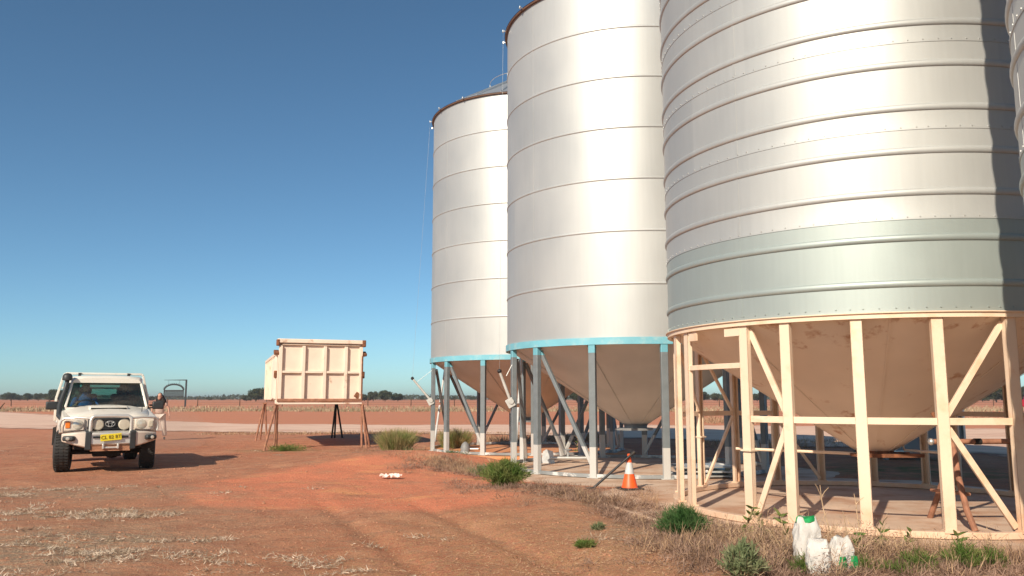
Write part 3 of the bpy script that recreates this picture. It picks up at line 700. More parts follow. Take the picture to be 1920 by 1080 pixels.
        MB().lathe([(0, -.05), (.032, -.045), (.036, 0)], 16, c=(s*.745, -.425, .685), axis='y').obj('fog_light', 'headlight', fl, smooth=True)
        ps = [(s*.36, -.36, .80), (s*.36, -.38, 1.02), (s*.345, -.375, 1.07), (s*.30, -.37, 1.10), (0, -.37, 1.105)]
        MB().tube(ps, .033, 12).obj('hoop', 'alloy', bb, smooth=True)
        ps = [(s*.37, -.32, 1.06), (s*.60, -.27, 1.075), (s*.80, -.16, 1.06), (s*.86, -.12, 1.02), (s*.885, -.10, .92), (s*.87, -.10, .80)]
        MB().tube(ps, .022, 10).obj('side_hoop', 'alloy', bb, smooth=True)
    MB().box((0, -.46, .755), (.66, .03, .05)).obj('cross_tube', 'alloy', bb, bevel=.01)
    MB().box((0, -.475, .70), (.62, .02, .035)).obj('bar_slot', 'black', bb)
    mb = MB()
    for s in (-1, 1): mb.box((s*.13+.0, -.49, .525), (.035, .05, .10))
    mb.box((0, -.475, .50), (.26, .04, .035)); mb.obj('tow_bracket', 'alloy', bb, bevel=.008)
    mb = MB(); mb.box((0, -.44, .48), (.70, .05, .09)); mb.obj('lower_panel', 'clod', bb)
    pr = Matrix.Rotation(-.08, 3, 'Y')
    pl = MB(); pl.box((.0, -.505, .70), (.37, .008, .128), pr); plate = pl.obj('number_plate', 'yellow', bb, bevel=.004)
    cu = bpy.data.curves.new('plate_lettering', 'FONT'); cu.body = 'CL 82 BT'; cu.size = .09; cu.align_x = 'CENTER'; cu.align_y = 'CENTER'; cu.extrude = .002; cu.offset = .0005
    dg = bpy.context.evaluated_depsgraph_get()
    tmp = bpy.data.objects.new('tmp_lettering', cu); COL.objects.link(tmp); dg.update(); me = bpy.data.meshes.new_from_object(tmp.evaluated_get(dg)); bpy.data.objects.remove(tmp)
    me.materials.clear(); me.materials.append(M['plate_ink']); lt = bpy.data.objects.new('plate_lettering', me); COL.objects.link(lt); lt.parent = plate; lt.location = (0, -.513, .70); lt.rotation_euler = (PI/2, -.08*-1*-1, 0)
    # cab
    mb = MB()   # lower cab with doors
    mb.loft([[(-.86, y, .52), (-.885, y, .75), (-.87, y, 1.22), (.87, y, 1.22), (.885, y, .75), (.86, y, .52)] for y in (1.18, 2.35)])
    cab = mb.obj('cab_body', 'truck_white', T, bevel=.03)
    fwb = 1.18; zt = 1.80
    A_b = lambda s: Vector((s*.78, 1.14, 1.25)); A_t = lambda s: Vector((s*.665, 1.50, zt))
    mb = MB()
    for s in (-1, 1):
        mb.bar(A_b(s), A_t(s), .055, .07, up=(0, -1, .2)); mb.bar((s*.84, 2.30, 1.2), (s*.72, 2.28, zt), .06, .12, up=(0, -1, 0)); mb.bar((s*.845, 1.3, 1.21), (s*.845, 2.3, 1.21), .05, .04)
    mb.bar((-.8, 1.13, 1.235), (.8, 1.13, 1.235), .05, .05)
    mb.obj('pillar', 'truck_white', T, bevel=.015)
    mb = MB()
    def rs(y, z, w_, th): return [(-w_, y, z-th), (-w_*1.0, y, z-.03), (-w_*.93, y, z+.015), (-w_*.6, y, z+.04), (0, y, z+.05), (w_*.6, y, z+.04), (w_*.93, y, z+.015), (w_, y, z-.03), (w_, y, z-th)]
    mb.loft([rs(1.43, zt+.04, .66, .06), rs(1.50, zt+.085, .69, .10), rs(1.75, zt+.10, .73, .12), rs(2.2, zt+.10, .75, .12), rs(2.38, zt+.07, .74, .10)])
    mb.obj('roof', 'truck_white', T, smooth=True, angle=50)
    mb = MB(); mb.add([(-.74, 1.16, 1.26), (.74, 1.16, 1.26), (.645, 1.49, zt+.01), (-.645, 1.49, zt+.01)], [(0, 1, 2, 3)]); mb.obj('windscreen', 'glass', T, solid=.006)
    mb = MB()   # black windscreen seal
    pts = [Vector((-.75, 1.145, 1.265)), Vector((.75, 1.145, 1.265)), Vector((.655, 1.475, zt+.0)), Vector((-.655, 1.475, zt+.0))]
    for i in range(4): mb.bar(pts[i], pts[(i+1) % 4], .03, .016, up=(0, -1, .5))
    mb.tube([(.3, 1.10, 1.262), (-.25, 1.12, 1.30)], .008, 6); mb.tube([(-.15, 1.10, 1.262), (-.62, 1.12, 1.30)], .008, 6)
    mb.obj('windscreen_seal', 'black_plastic', T)
    for s in (-1, 1):
        mb = MB(); mb.add([(s*.855, 1.36, 1.23), (s*.855, 2.24, 1.23), (s*.745, 2.24, zt-.02), (s*.72, 1.60, zt-.02)], [(0, 1, 2, 3)]); mb.obj('side_window', 'glass', T, solid=.006)
        mb = MB(); mb.box((s*1.02, 1.26, 1.30), (.23, .10, .17)); mr = mb.obj('wing_mirror', 'black_plastic', T, bevel=.025)
        mb = MB(); mb.tube([(s*.86, 1.35, 1.30), (s*.97, 1.28, 1.30)], .018, 8); mb.tube([(s*.86, 1.35, 1.24), (s*.95, 1.28, 1.25)], .014, 8); mb.obj('mirror_arm', 'dark_steel', mr)
        mb = MB(); mb.box((s*.89, 2.1, 1.05), (.02, .14, .03)); mb.obj('door_handle', 'black_plastic', T, bevel=.005)
    # rear wall of the cab with its window
    mb = MB(); mb.box((0, 2.34, 1.33), (1.6, .03, .22)); mb.box((-.62, 2.34, 1.62), (.26, .03, .38)); mb.box((.62, 2.34, 1.62), (.26, .03, .38)); mb.box((0, 2.34, 1.79), (1.0, .03, .08)); mb.obj('cab_rear_wall', 'grey_seat', T)
    MB().box((0, 2.34, 1.6), (.98, .006, .30)).obj('rear_window', 'glass', T)
    for x in (-.38, .38):
        mb = MB(); mb.box((x, 1.98, .98), (.5, .5, .14)); mb.box((x, 2.2, 1.27), (.48, .12, .56), Matrix.Rotation(-.12, 3, 'X')); mb.box((x, 2.22, 1.62), (.26, .09, .16)); mb.obj('seat', 'seat', T, bevel=.04)
    mb = MB(); mb.box((0, 1.32, 1.16), (1.55, .32, .14)); mb.obj('dashboard', 'black_plastic', T, bevel=.04)
    mb = MB(); mb.add([(.02, 1.2, 1.245), (.4, 1.2, 1.245), (.36, 1.36, 1.26), (.05, 1.38, 1.265)], [(0, 1, 2, 3)]); mb.add([(-.5, 1.2, 1.245), (-.18, 1.2, 1.245), (-.2, 1.33, 1.265), (-.47, 1.35, 1.25)], [(0, 1, 2, 3)]); mb.obj('dashboard_papers', 'paper', T, solid=.004)
    mb = MB(); c = Vector((-.38, 1.52, 1.25)); ax = Matrix.Rotation(-.5, 3, 'X')
    mb.tube([c+ax @ Vector((.185*math.cos(a), 0, .185*math.sin(a))) for a in np.linspace(0, 2*PI, 29)], .014, 8, cap=False)
    for a in (.2, PI-.2, -PI/2): mb.tube([c, c+ax @ Vector((.18*math.cos(a), 0, .18*math.sin(a)))], .012, 6)
    mb.tube([c, c+Vector((0, -.3, -.15))], .02, 8); mb.obj('steering_wheel', 'black_plastic', T)
    # snorkel up the driver's pillar
    mb = MB(); mb.tube([(-.83, .78, 1.02), (-.885, .92, 1.10), (-.88, 1.13, 1.30), (-.80, 1.30, 1.62), (-.77, 1.38, 1.80), (-.77, 1.38, 1.86)], [.045, .055, .055, .042, .042, .05], 14)
    mb.lathe([(.05, 1.80), (.095, 1.81), (.10, 1.84), (.092, 1.90), (.065, 1.945), (.0, 1.96)], 20, c=(-.77, 1.36, .02)); mb.obj('snorkel', 'black_plastic', T, smooth=True, angle=60)
    MB().tube([(.62, .45, 1.15), (.62, .46, 1.50)], .007, 6).obj('antenna', 'black', T)
    # wheels
    for x, y, st in ((-.775, .56, -.10), (.775, .56, -.10), (-.745, 3.72, 0), (.745, 3.72, 0)):
        s = 1 if x > 0 else -1; W = MB()
        W.lathe([(.23, -.125), (.34, -.13), (.39, -.115), (.405, -.07), (.408, 0), (.405, .07), (.39, .115), (.34, .13), (.23, .125)], 40, axis='x', closed=True)
        for k in range(40):
            a = 2*PI*k/40
            for off in (-.075, .0, .075): W.box((off, .405*math.cos(a+off*2), .405*math.sin(a+off*2)), (.055, .030, .022), Matrix.Rotation(a+off*2+PI/2, 3, 'X'))
        wo = W.obj('wheel', 'black_rubber', T, smooth=True, angle=40); wo.location = (x, y, .405); wo.rotation_euler = (0, 0, st); wo.scale = (1.15, 1, 1)
        W = MB(); W.lathe([(.235, s*.11), (.225, s*.09), (.19, s*.06), (.11, s*.075), (.08, s*.12), (0, s*.125)], 32, axis='x'); W.lathe([(.235, s*.11), (.235, -s*.11)], 32, axis='x'); W.obj('rim', 'truck_white', wo, smooth=True, angle=40)
    # tray with headboard and ladder rack
    mb = MB(); mb.box((0, 3.60, .93), (1.80, 2.4, .07)); mb.box((0, 3.6, .84), (1.0, 2.4, .10))
    tr = mb.obj('tray', 'alloy', T, bevel=.01)
    mb = MB(); mb.box((-.885, 3.60, 1.08), (.03, 2.38, .24)); mb.box((.885, 3.60, 1.08), (.03, 2.38, .24)); mb.box((0, 4.79, 1.08), (1.78, .03, .24)); mb.obj('dropside', 'truck_white', tr, bevel=.006)
    mb = MB()
    pth = [(-.93, 2.47, .95), (-.93, 2.47, 1.45), (-.81, 2.47, 1.96), (-.78, 2.47, 2.00), (.78, 2.47, 2.00), (.81, 2.47, 1.96), (.93, 2.47, 1.45), (.93, 2.47, .95)]
    for i in range(len(pth)-1): mb.bar(pth[i], pth[i+1], .05, .05, up=(0, 1, 0))
    for z in (1.15, 1.32, 1.5, 1.68): mb.bar((-.84, 2.47, z), (.84, 2.47, z), .035, .035)
    for x in (-.5, .5): mb.bar((x, 2.47, 1.0), (x, 2.47, 1.98), .035, .035)
    mb.obj('headboard', 'truck_white', tr, bevel=.008)
    mb = MB()
    for s in (-1, 1): mb.bar((s*.50, 2.41, 1.97), (s*.50, 2.46, 1.97), .06, .09)
    mb.obj('rack_peg', 'black_plastic', tr)
    mb = MB()
    for s in (-1, 1): mb.box((s*.80, 3.16, .62), (.24, .03, .36)); mb.box((s*.80, 4.26, .55), (.24, .02, .42))
    mb.obj('mudflap', 'black_rubber', tr)
    return T
truck = make_truck()
TA = R_(30); RT = Matrix.Rotation(TA, 4, 'Z')
TP = Vector((-8.62, 17.75, 0)); TS = 1.07     # ground point below the nose
truck.location = TP; truck.scale = (TS, TS, TS); truck.rotation_euler = (0, 0, TA)
tag(truck, 'dusty white tray truck with bull bar and yellow plate driving towards the camera', 'truck')

# ------------------------------------------------------------------ people
def body(name, verts, edges, m, parent=None, root=0, sub=2):
    """one continuous surface: verts = (x, y, z, radius) joints"""
    me = bpy.data.meshes.new(name); me.from_pydata([v[:3] for v in verts], edges, [])
    me.materials.append(M[m]); o = bpy.data.objects.new(name, me); COL.objects.link(o)
    if parent is not None: o.parent = parent; KIDS.setdefault(parent.name, []).append(o)
    md = o.modifiers.new('skin', 'SKIN'); md.use_smooth_shade = True
    for i, v in enumerate(verts):
        r = v[3]; o.data.skin_vertices[0].data[i].radius = r if isinstance(r, tuple) else (r, r); o.data.skin_vertices[0].data[i].use_root = (i == root)
    md = o.modifiers.new('sub', 'SUBSURF'); md.levels = sub; md.render_levels = sub
    return o
def head(parent, c, m='skin', yaw=0, s=1.0):
    """face towards -Y before yaw; c = centre of skull"""
    rz = Matrix.Rotation(yaw, 3, 'Z'); P = lambda x, y, z: c+rz @ (Vector((x, y, z))*s)
    mb = MB(); secs = []
    for z, w_, f, b in ((-.125, .028, -.075, -.01), (-.115, .042, -.088, .0), (-.09, .055, -.092, .03), (-.055, .064, -.092, .06), (-.02, .070, -.090, .082), (.02, .074, -.090, .095), (.06, .072, -.084, .095), (.09, .060, -.066, .078), (.112, .036, -.036, .046), (.12, .01, -.01, .015)):
        secs.append([P(w_*math.cos(a), (f+b)/2+(b-f)/2*math.sin(a), z) for a in np.linspace(0, 2*PI, 19)[:-1]])
    mb.loft(secs)
    mb.loft([[P(-.010, -.088, .005), P(.010, -.088, .005), P(0, -.094, .008)], [P(-.017, -.088, -.035), P(.017, -.088, -.035), P(0, -.118, -.032)]])
    for sx in (-1, 1): mb.ball(P(sx*.076, .008, -.01), (.010*s, .020*s, .032*s), 8, 6)
    h = mb.obj('head', m, parent, smooth=True, angle=80)
    mb = MB()
    for sx in (-1, 1): mb.ball(P(sx*.030, -.086, .005), (.012*s, .008*s, .007*s), 8, 6)
    mb.ball(P(0, -.090, -.068), (.022*s, .007*s, .006*s), 10, 6); mb.obj('eyes_and_mouth', 'hair', h)
    return h
def hand_v(c, dirv, palm, V, E, j, r=.009):
    """append a palm with five unequal curled fingers to a skin graph at joint j"""
    d = dirv.normalized(); n = palm.normalized(); s = d.cross(n).normalized()
    b = len(V); V.append((*(c+d*.05), .024)); E.append((j, b))
    for k, (o, ln) in enumerate(((-.030, .060), (-.010, .072), (.010, .075), (.030, .062))):
        p0 = c+d*.085+s*o; p1 = p0+d*ln*.5+n*.012; p2 = p0+d*ln*.85+n*.04; i = len(V)
        V += [(*p0, r), (*p1, r*.9), (*p2, r*.8)]; E += [(b, i), (i, i+1), (i+1, i+2)]
    i = len(V); p0 = c+d*.04-s*.035; V += [(*p0, r*1.1), (*(p0+d*.035-s*.015+n*.015), r)]; E += [(b, i), (i, i+1)]
# driver and passenger, built in the truck's frame
def rider(x, shirt, skin, label, hat, driver):
    o = empty('person', TP+RT @ Vector((x, 1.98, 0))*TS, TA, label, 'person'); o.location.z = 1.05*TS; o.scale = (TS, TS, TS)
    z = lambda v: v-1.05
    V = [(0, .02, z(1.08), (.15, .12)), (0, .06, z(1.25), (.145, .11)), (0, .08, z(1.42), (.165, .105)), (0, .075, z(1.50), (.10, .08)), (0, .05, z(1.56), .052), (0, .045, z(1.60), .05)]
    E = [(0, 1), (1, 2), (2, 3), (3, 4), (4, 5)]
    for s in (-1, 1):
        i = len(V); V += [(s*.09, 0, z(1.05), .085), (s*.12, -.42, z(1.06), .065), (s*.12, -.5, z(.8), .05)]; E += [(0, i), (i, i+1), (i+1, i+2)]
    sh = body('shirt_and_trousers', V, E, shirt, o)
    V = [(0, .04, z(1.56), .05), (0, .03, z(1.63), .048)]; E = [(0, 1)]
    body('neck', V, E, skin, o)
    for s in (-1, 1):
        ex, hx = (s*.27, s*.17) if driver else (s*.26, s*.08)
        hz = 1.33 if driver else 1.12; hy = -.38 if driver else -.25
        V = [(s*.15, .08, z(1.46), .062), (s*.20, .06, z(1.42), .056), (ex, -.05, z(1.22), .045)]
        body('sleeve', V, [(0, 1), (1, 2)], shirt, o)
        V = [(ex, -.05, z(1.22), .038), (hx, hy, z(hz), .026)]; E = [(0, 1)]
        hand_v(Vector((hx, hy, z(hz))), Vector((-s*.2, -.5, .5 if driver else -.2)), Vector((0, .4, -.8)), V, E, 1)
        body('arm', V, E, skin, o, sub=1)
    hc = Vector((0, .02, z(1.72))); h = head(o, hc, skin, .1)
    mb = MB()
    if hat:
        mb.lathe([(.17, .03), (.155, .025), (.088, .04), (.09, .07), (.082, .115), (.03, .13), (0, .125)], 24, c=(hc.x, hc.y, hc.z+.02)); mb.obj('hat', 'hat', o, smooth=True, solid=.004)
    else:
        mb.ball(hc+Vector((0, .022, .03)), (.088, .095, .105), 16, 12); mb.ball(hc+Vector((0, .06, -.06)), (.085, .06, .1), 14, 8); mb.obj('hair', 'hair', o, smooth=True)
    return o
rider(-.38, 'blue_cloth', 'skin', 'driver in a blue shirt and dark hat behind the truck windscreen', True, True)
rider(.38, 'dark_cloth', 'skin', 'dark haired passenger in dark clothes beside the driver in the truck', False, False)

# walker behind the truck
def walker():
    P0 = Vector((-13.30, 31.2, 0)); P0.z = float(gz(P0.x, P0.y))
    o = empty('person', P0, R_(14), 'person in pale trousers and pinkish top with long dark hair walking behind the truck', 'person')
    V = [(0, .0, .96, (.19, .14)), (.0, -.01, 1.12, (.165, .125)), (0, -.04, 1.28, (.18, .13)), (0, -.07, 1.40, (.175, .11)), (0, -.08, 1.46, (.08, .07))]
    E = [(0, 1), (1, 2), (2, 3), (3, 4)]
    body('top', V, E, 'pink_cloth', o)
    V = [(0, .0, 1.0, (.18, .135)), (-.10, 0, .90, .125), (-.15, -.14, .52, .092), (-.16, -.05, .12, .085), (.10, 0, .90, .125), (.16, .06, .52, .092), (.19, .24, .14, .085)]
    body('trousers', V, [(0, 1), (1, 2), (2, 3), (0, 4), (4, 5), (5, 6)], 'white_cloth', o)
    for s, a, h_ in ((-1, (-.14, -.05, .10), (-.15, -.2, .035)), (1, (.17, .25, .12), (.19, .12, .05))):
        body('shoe', [(*a, .04), (a[0], a[1]+.01, .045, .045), (*h_, .035)], [(0, 1), (1, 2)], 'seat', o, sub=1)
    body('neck', [(0, -.075, 1.42, .05), (0, -.10, 1.54, .045)], [(0, 1)], 'skin_pale', o)
    # bent arms, one swung out to the side
    for s, el, ha in ((-1, (-.27, -.02, 1.16), (-.24, -.22, 1.02)), (1, (.31, -.04, 1.20), (.36, -.10, .93))):
        body('sleeve', [(s*.14, -.07, 1.41, .075), (s*.20, -.06, 1.37, .07), (s*.255, -.05, 1.26, .062)], [(0, 1), (1, 2)], 'pink_cloth', o)
        V = [(s*.23, -.05, 1.31, .045), (*el, .042), (*ha, .028)]; E = [(0, 1), (1, 2)]
        hand_v(Vector(ha), Vector(ha)-Vector(el), Vector((-s, 0, .1)), V, E, 2)
        body('arm', V, E, 'skin_pale', o, sub=1)
    hc = Vector((.0, -.13, 1.64)); head(o, hc, 'skin_pale', -.3)
    mb = MB(); mb.ball(hc+Vector((0, .028, .03)), (.09, .098, .105), 16, 12)
    mb.loft([[hc+Vector((x*w_+dx, .06+y*.5*w_, z)) for x, y in ((-1, -.4), (-.5, -1), (.5, -1), (1, -.4), (.8, .8), (-.8, .8))] for z, w_, dx in ((.04, .11, 0), (-.08, .16, .02), (-.18, .19, .05), (-.30, .14, .09))])
    mb.obj('hair', 'hair', o, smooth=True, angle=90)
walker()

# ------------------------------------------------------------------ steel grain bin on stands
def make_bin():
    u = Vector((.943, .334, 0)); v = Vector((-.334, .943, 0)); O = Vector((-7.30, 25.6, 0)); ang = math.atan2(.334, .943)
    B = empty('steel_grain_bin', O, ang, 'cream painted steel truck bin with ribbed end wall and rust, raised on pipe stands', 'bin')
    W_, Ln, z0, zs, zt = 2.62, 6.4, 1.50, 2.93, 3.30
    mb = MB(); mb.box((W_/2, .055, (z0+zt)/2), (W_-.02, .02, zt-z0-.02)); fw = mb.obj('end_wall', 'cream_old', B)
    mb = MB()
    xs = [.04, .74, 1.40, 2.06, W_-.05]
    for x in xs[:4]: mb.box((x+.03, -.005, (z0+zt-.1)/2), (.10, .10, zt-z0-.12))
    mb.box((xs[4], -.005, (z0+zt-.1)/2), (.10, .10, zt-z0-.12))
    mb.obj('upright_rib', 'cream_old', fw, bevel=.008)
    mb = MB(); 
    for i in range(4): mb.box(((xs[i]+xs[i+1])/2+.03, .0, (z0+zt)/2-.03), (xs[i+1]-xs[i]-.11, .085, .07))
    mb.obj('cross_rib', 'cream_old', fw, bevel=.008)
    mb = MB(); mb.box((W_/2, .0, z0-.005), (W_, .14, .09)); mb.obj('sill_rail', 'rust_pale', fw, bevel=.01)
    mb = MB(); mb.bar((-.05, -.03, zt+.04), (W_+.05, -.03, zt+.04), .13, .13); mb.bar((.1, 0, zt-.07), (W_-.1, 0, zt-.07), .08, .035); mb.obj('top_rail', 'cream_old', fw, bevel=.02)
    for c_, sz_, rt in (((-.03, -.03, zt-.02), (.10, .16, .20), 0), ((W_+.03, -.03, zt), (.12, .16, .22), 0), ((W_+.03, 0, 2.3), (.08, .1, .16), 0), ((W_-.14, -.04, z0+.14), (.18, .03, .18), .6)):
        MB().box(c_, sz_, Matrix.Rotation(rt, 3, 'Y')).obj('corner_fitting', 'rust', fw, bevel=.02)
    mb = MB(); mb.box((W_-.01, -.0, 2.2), (.05, .13, 1.4)); mb.obj('rusted_edge', 'rust', fw, bevel=.01)
    for x, s in ((0, -1), (W_, 1)):
        mb = MB(); mb.box((x, Ln/2, (z0+zs)/2), (.03, Ln, zs-z0)); sd = mb.obj('side_wall', 'cream_old', B, bevel=.006)
        mb = MB()
        for k in range(9): mb.box((x+s*.045, .35+k*(Ln-.5)/8, (z0+zs)/2), (.07, .06, zs-z0))
        mb.box((x+s*.04, Ln/2, zs), (.09, Ln, .09)); mb.obj('side_rib', 'cream_old', sd, bevel=.006)
        MB().box((x+s*.06, .12, zs+.05), (.16, .3, .10), Matrix.Rotation(.3, 3, 'X')).obj('hinge', 'rust', sd, bevel=.02)
        MB().box((x+s*.06, .2, 2.3), (.1, .1, .22)).obj('hinge', 'rust', sd, bevel=.02)
    mb = MB(); mb.box((W_/2, Ln, (z0+zs)/2), (W_-.03, .03, zs-z0)); mb.obj('rear_wall', 'cream_old', B)
    mb = MB(); mb.box((W_/2, Ln/2, z0+.02), (W_-.05, Ln-.05, .03)); mb.box((W_*.22, Ln/2, z0-.06), (.08, Ln, .12)); mb.box((W_*.78, Ln/2, z0-.06), (.08, Ln, .12))
    for k in range(5): mb.box((W_/2, .5+k*1.35, z0-.03), (W_-.1, .06, .06))
    mb.bar((0, -.05, z0-.11), (W_, -.05, z0-.11), .07, .05); mb.obj('floor_frame', 'cream_old', B, bevel=.006)
    # hopper-like skirt at the left front corner
    mb = MB(); mb.loft([[(-.02, .15, 1.5), (-.02, .15, 2.93), (-.02, .9, 2.93), (-.02, .9, 1.5)], [(-.12, .35, 1.55), (-.12, .35, 2.72), (-.12, .9, 2.72), (-.12, .9, 1.5)]]); mb.obj('corner_hood', 'cream_old', B, bevel=.02)
    mb = MB(); mb.loft([[(-.06, .05, 1.5), (.1, .05, 1.5), (.1, .1, 1.5), (-.06, .1, 1.5)], [(-.04, .0, 1.22), (.0, .0, 1.22), (.0, .06, 1.22), (-.04, .06, 1.22)]]); mb.obj('corner_tab', 'cream_old', B, bevel=.008)
    # stands
    def W(x, y): return O+u*x+v*y
    stands = [((.02, .0), ((-.06, -.05), (-.36, -.25), (.05, .5)), 'pipe stand under the near left corner of the cream bin'),
              ((W_, .0), ((.02, -.12), (.14, -.35), (.36, .35)), 'pipe stand under the near right corner of the cream bin'),
              ((-.05, Ln-.3), ((-.3, -.3), (.12, .0), (-.1, .5)), 'pinkish pipe stand under the far left corner of the cream bin'),
              ((W_, Ln-.3), ((-.15, -.1), (.0, .15), (.28, .0)), 'dark pipe stand under the far right corner of the cream bin')]
    for (sx, sy), feet, lab in stands:
        base = W(sx, sy); g0 = float(gz(base.x, base.y)); S = empty('pipe_stand', (base.x, base.y, g0), ang, lab, 'stand', 'pipe stands carrying the cream bin')
        tp = Vector((0, 0, z0-.14-g0))
        for fx, fy in feet: 
            wp = base+u*fx+v*fy; fz = float(gz(wp.x, wp.y))-g0-.03
            MB().tube([tp+Vector((fx*.12, fy*.12, 0)), Vector((fx, fy, fz))], .035, 10).obj('leg', 'under' if 'dark' in lab else 'rust_pale', S, smooth=True)
        MB().box(tp+Vector((0, 0, -.0)), (.16, .16, .05)).obj('head_plate', 'rust_pale', S, bevel=.01)
make_bin()

# ------------------------------------------------------------------ small things on and near the slabs
def lowest(x, y): return float(gz(x, y))
def traffic_cone():
    T = empty('traffic_cone', (2.02, 14.36, .0), .3, 'orange traffic cone with a silver band on a black base', 'traffic cone')
    prof = lambda z: .125-.098*z/.52
    mb = MB(); mb.box((0, 0, .018), (.38, .38, .036)); mb.obj('base', 'black_rubber', T, bevel=.015)
    MB().lathe([(prof(0)+.02, .036), (prof(.0)+.01, .05), (prof(.24), .27)], 32).obj('lower_body', 'orange', T, smooth=True)
    MB().lathe([(prof(.24)+.002, .265), (prof(.42)+.002, .455)], 32).obj('reflective_band', 'reflective', T, smooth=True)
    MB().lathe([(prof(.42), .45), (prof(.52), .56), (.032, .57), (.03, .60), (0, .605)], 32).obj('tip', 'orange', T, smooth=True)
traffic_cone()
p0, p1 = Vector((1.36, 14.22, .02)), Vector((2.06, 14.30, .60))
P = empty('leaning_pole', p0, 0, 'black pole leaning from the slab onto the traffic cone tip', 'pole')
MB().tube([(0, 0, 0), p1-p0], .021, 12).obj('shaft', 'dark_steel', P, smooth=True)
mb = MB(); mb.box((-.02, 0, .012), (.16, .10, .04)); mb.obj('foot', 'dark_steel', P, bevel=.01)
mb = MB(); mb.tube([p1-p0-Vector((.02, 0, .02)), p1-p0+Vector((.05, 0, .04))], .026, 10); mb.obj('end_cap', 'black_rubber', P, smooth=True)

# trestle and pipe inside the near silo's frame
T = empty('pipe_trestle', (5.45, 10.5, 0), 0, 'rusty brown bent pipe trestle standing inside the cream legs', 'trestle')
ap = Vector((.12, .0, .98))
MB().tube([(.02, .5, .0), (.05, .32, .3), (.10, .1, .70), ap], .036, 10).obj('leg', 'rust_pale', T, smooth=True)
MB().tube([(.0, -.6, .0), (-.03, -.5, .22), (.04, -.22, .62), ap], .036, 10).obj('leg', 'rust_pale', T, smooth=True)
MB().tube([(.08, .1, .42), (.3, .5, .40), (.42, .62, .36)], .03, 10).obj('leg', 'rust_pale', T, smooth=True)
MB().tube([ap, (.02, .25, 1.36)], .026, 10).obj('prop', 'rust', T, smooth=True)
mb = MB(); mb.tube([(-.05, .28, .38), (.08, -.38, .40)], .02, 8); mb.obj('stretcher', 'rust_pale', T)
T = empty('drive_shaft_pipe', (5.38, 10.62, 1.0), 0, 'long rusty pipe with a silver end resting level across the trestle', 'pipe')
MB().tube([(0, 0, 0), (1.5, .1, 0)], .034, 12).obj('tube', 'rust_pale', T, smooth=True)
MB().ball((-.02, 0, 0), (.04, .045, .045)).obj('end_cap', 'silver', T, smooth=True)
mb = MB(); mb.tube([(.55, .037, 0), (.64, .043, 0)], .04, 12); mb.tube([(1.1, .073, 0), (1.5, .1, 0)], .038, 12); mb.obj('collar', 'under', T, smooth=True)
# grey bin behind
T = empty('steel_crate_bin', (10.2, 21.6, 0), .12, 'dark grey steel box bin in the shade behind the cream hopper', 'bin')
mb = MB(); mb.box((0, 0, .82), (2.2, 1.6, 1.15)); mb.obj('body', 'bin_grey', T, bevel=.02)
mb = MB(); mb.box((0, -.84, .24), (2.24, .06, .05)); mb.box((-1.1, -.84, .8), (.06, .06, 1.1)); mb.box((1.1, -.84, .8), (.06, .06, 1.1)); mb.box((0, -.84, 1.38), (2.24, .06, .06)); mb.obj('frame_rail', 'silver', T, bevel=.008)
for x in (-.95, .95):
    for y in (-.7, .7): MB().box((x, y, .1), (.1, .1, .26)).obj('foot', 'bin_grey', T)
# grey panels stacked on the slab
for k, (dx, rz, lab) in enumerate(((0, .10, 'lowest flat grey metal panel lying on the slab behind the cream door frame'), (.08, -.12, 'middle flat grey metal panel of the small stack behind the cream door frame'), (-.05, .22, 'topmost flat grey metal panel of the small stack behind the cream door frame'))):
    T = empty('metal_panel', (3.75+dx, 16.6, .03+.085*k), rz, lab, 'panel', 'metal panels stacked on the slab')
    MB().box((0, 0, .02), (1.15, .9, .03)).obj('sheet', 'tin', T, bevel=.006)
    mb = MB()
    for x in (-.5, 0, .5): mb.box((x, 0, .045), (.05, .88, .025))
    mb.obj('stiffener', 'beam_grey', T, bevel=.004)
# valve on the middle silo floor, pump on the far one
T = empty('pipe_valve', (1.25, 20.1, .0), 0, 'grey pipe valve with a pale plate on the middle silo floor', 'valve')
mb = MB(); mb.tube([(-.35, 0, .12), (.55, 0, .12)], .05, 12); mb.tube([(.1, 0, .12), (.1, 0, .32)], .03, 10); mb.obj('pipe', 'silver', T, smooth=True)
MB().lathe([(.02, .31), (.10, .31), (.10, .335), (.02, .335)], 20, c=(.1, 0, 0), closed=True).obj('hand_wheel', 'bin_grey', T, smooth=True)
mb = MB(); mb.add([(-.55, -.02, 0), (-.22, -.02, 0), (-.26, -.02, .28), (-.42, -.02, .33), (-.5, -.02, .28)], [(0, 1, 2, 3, 4)]); mb.obj('end_plate', 'reflective', T, solid=.03)
T = empty('small_pump', (-1.35, 24.0, .0), 0, 'small grey pump housing on the orange dusty far slab', 'pump')
mb = MB(); mb.lathe([(.0, .0), (.13, .0), (.14, .12), (.10, .24), (.04, .30), (0, .31)], 20); mb.obj('housing', 'bin_grey', T, smooth=True)
mb = MB(); mb.tube([(.05, 0, .1), (.38, 0, .1)], .035, 10); mb.obj('pipe', 'silver', T, smooth=True)
# crumpled paper on the loam
def crumple(name, c, s, label):
    n = 14; xs = np.linspace(-1, 1, n); V = []
    for i, a in enumerate(xs):
        for j, b in enumerate(xs):
            r = 1+.3*random.random()
            V.append((c[0]+a*s*r, c[1]+b*s*.6*r, c[2]+.02+.11*s/.2*abs(math.sin(a*3+b*2))*random.random()+.02*random.random()))
    F = [(i*n+j, i*n+j+1, (i+1)*n+j+1, (i+1)*n+j) for i in range(n-1) for j in range(n-1)]
    mb = MB(); mb.v = V; mb.f = F; o = mb.obj(name, 'paper', solid=.004); tag(o, label, 'litter')
crumple('crumpled_paper', (-2.28, 15.75, lowest(-2.28, 15.75)), .16, 'crumpled pinkish white paper lying on the orange loam')

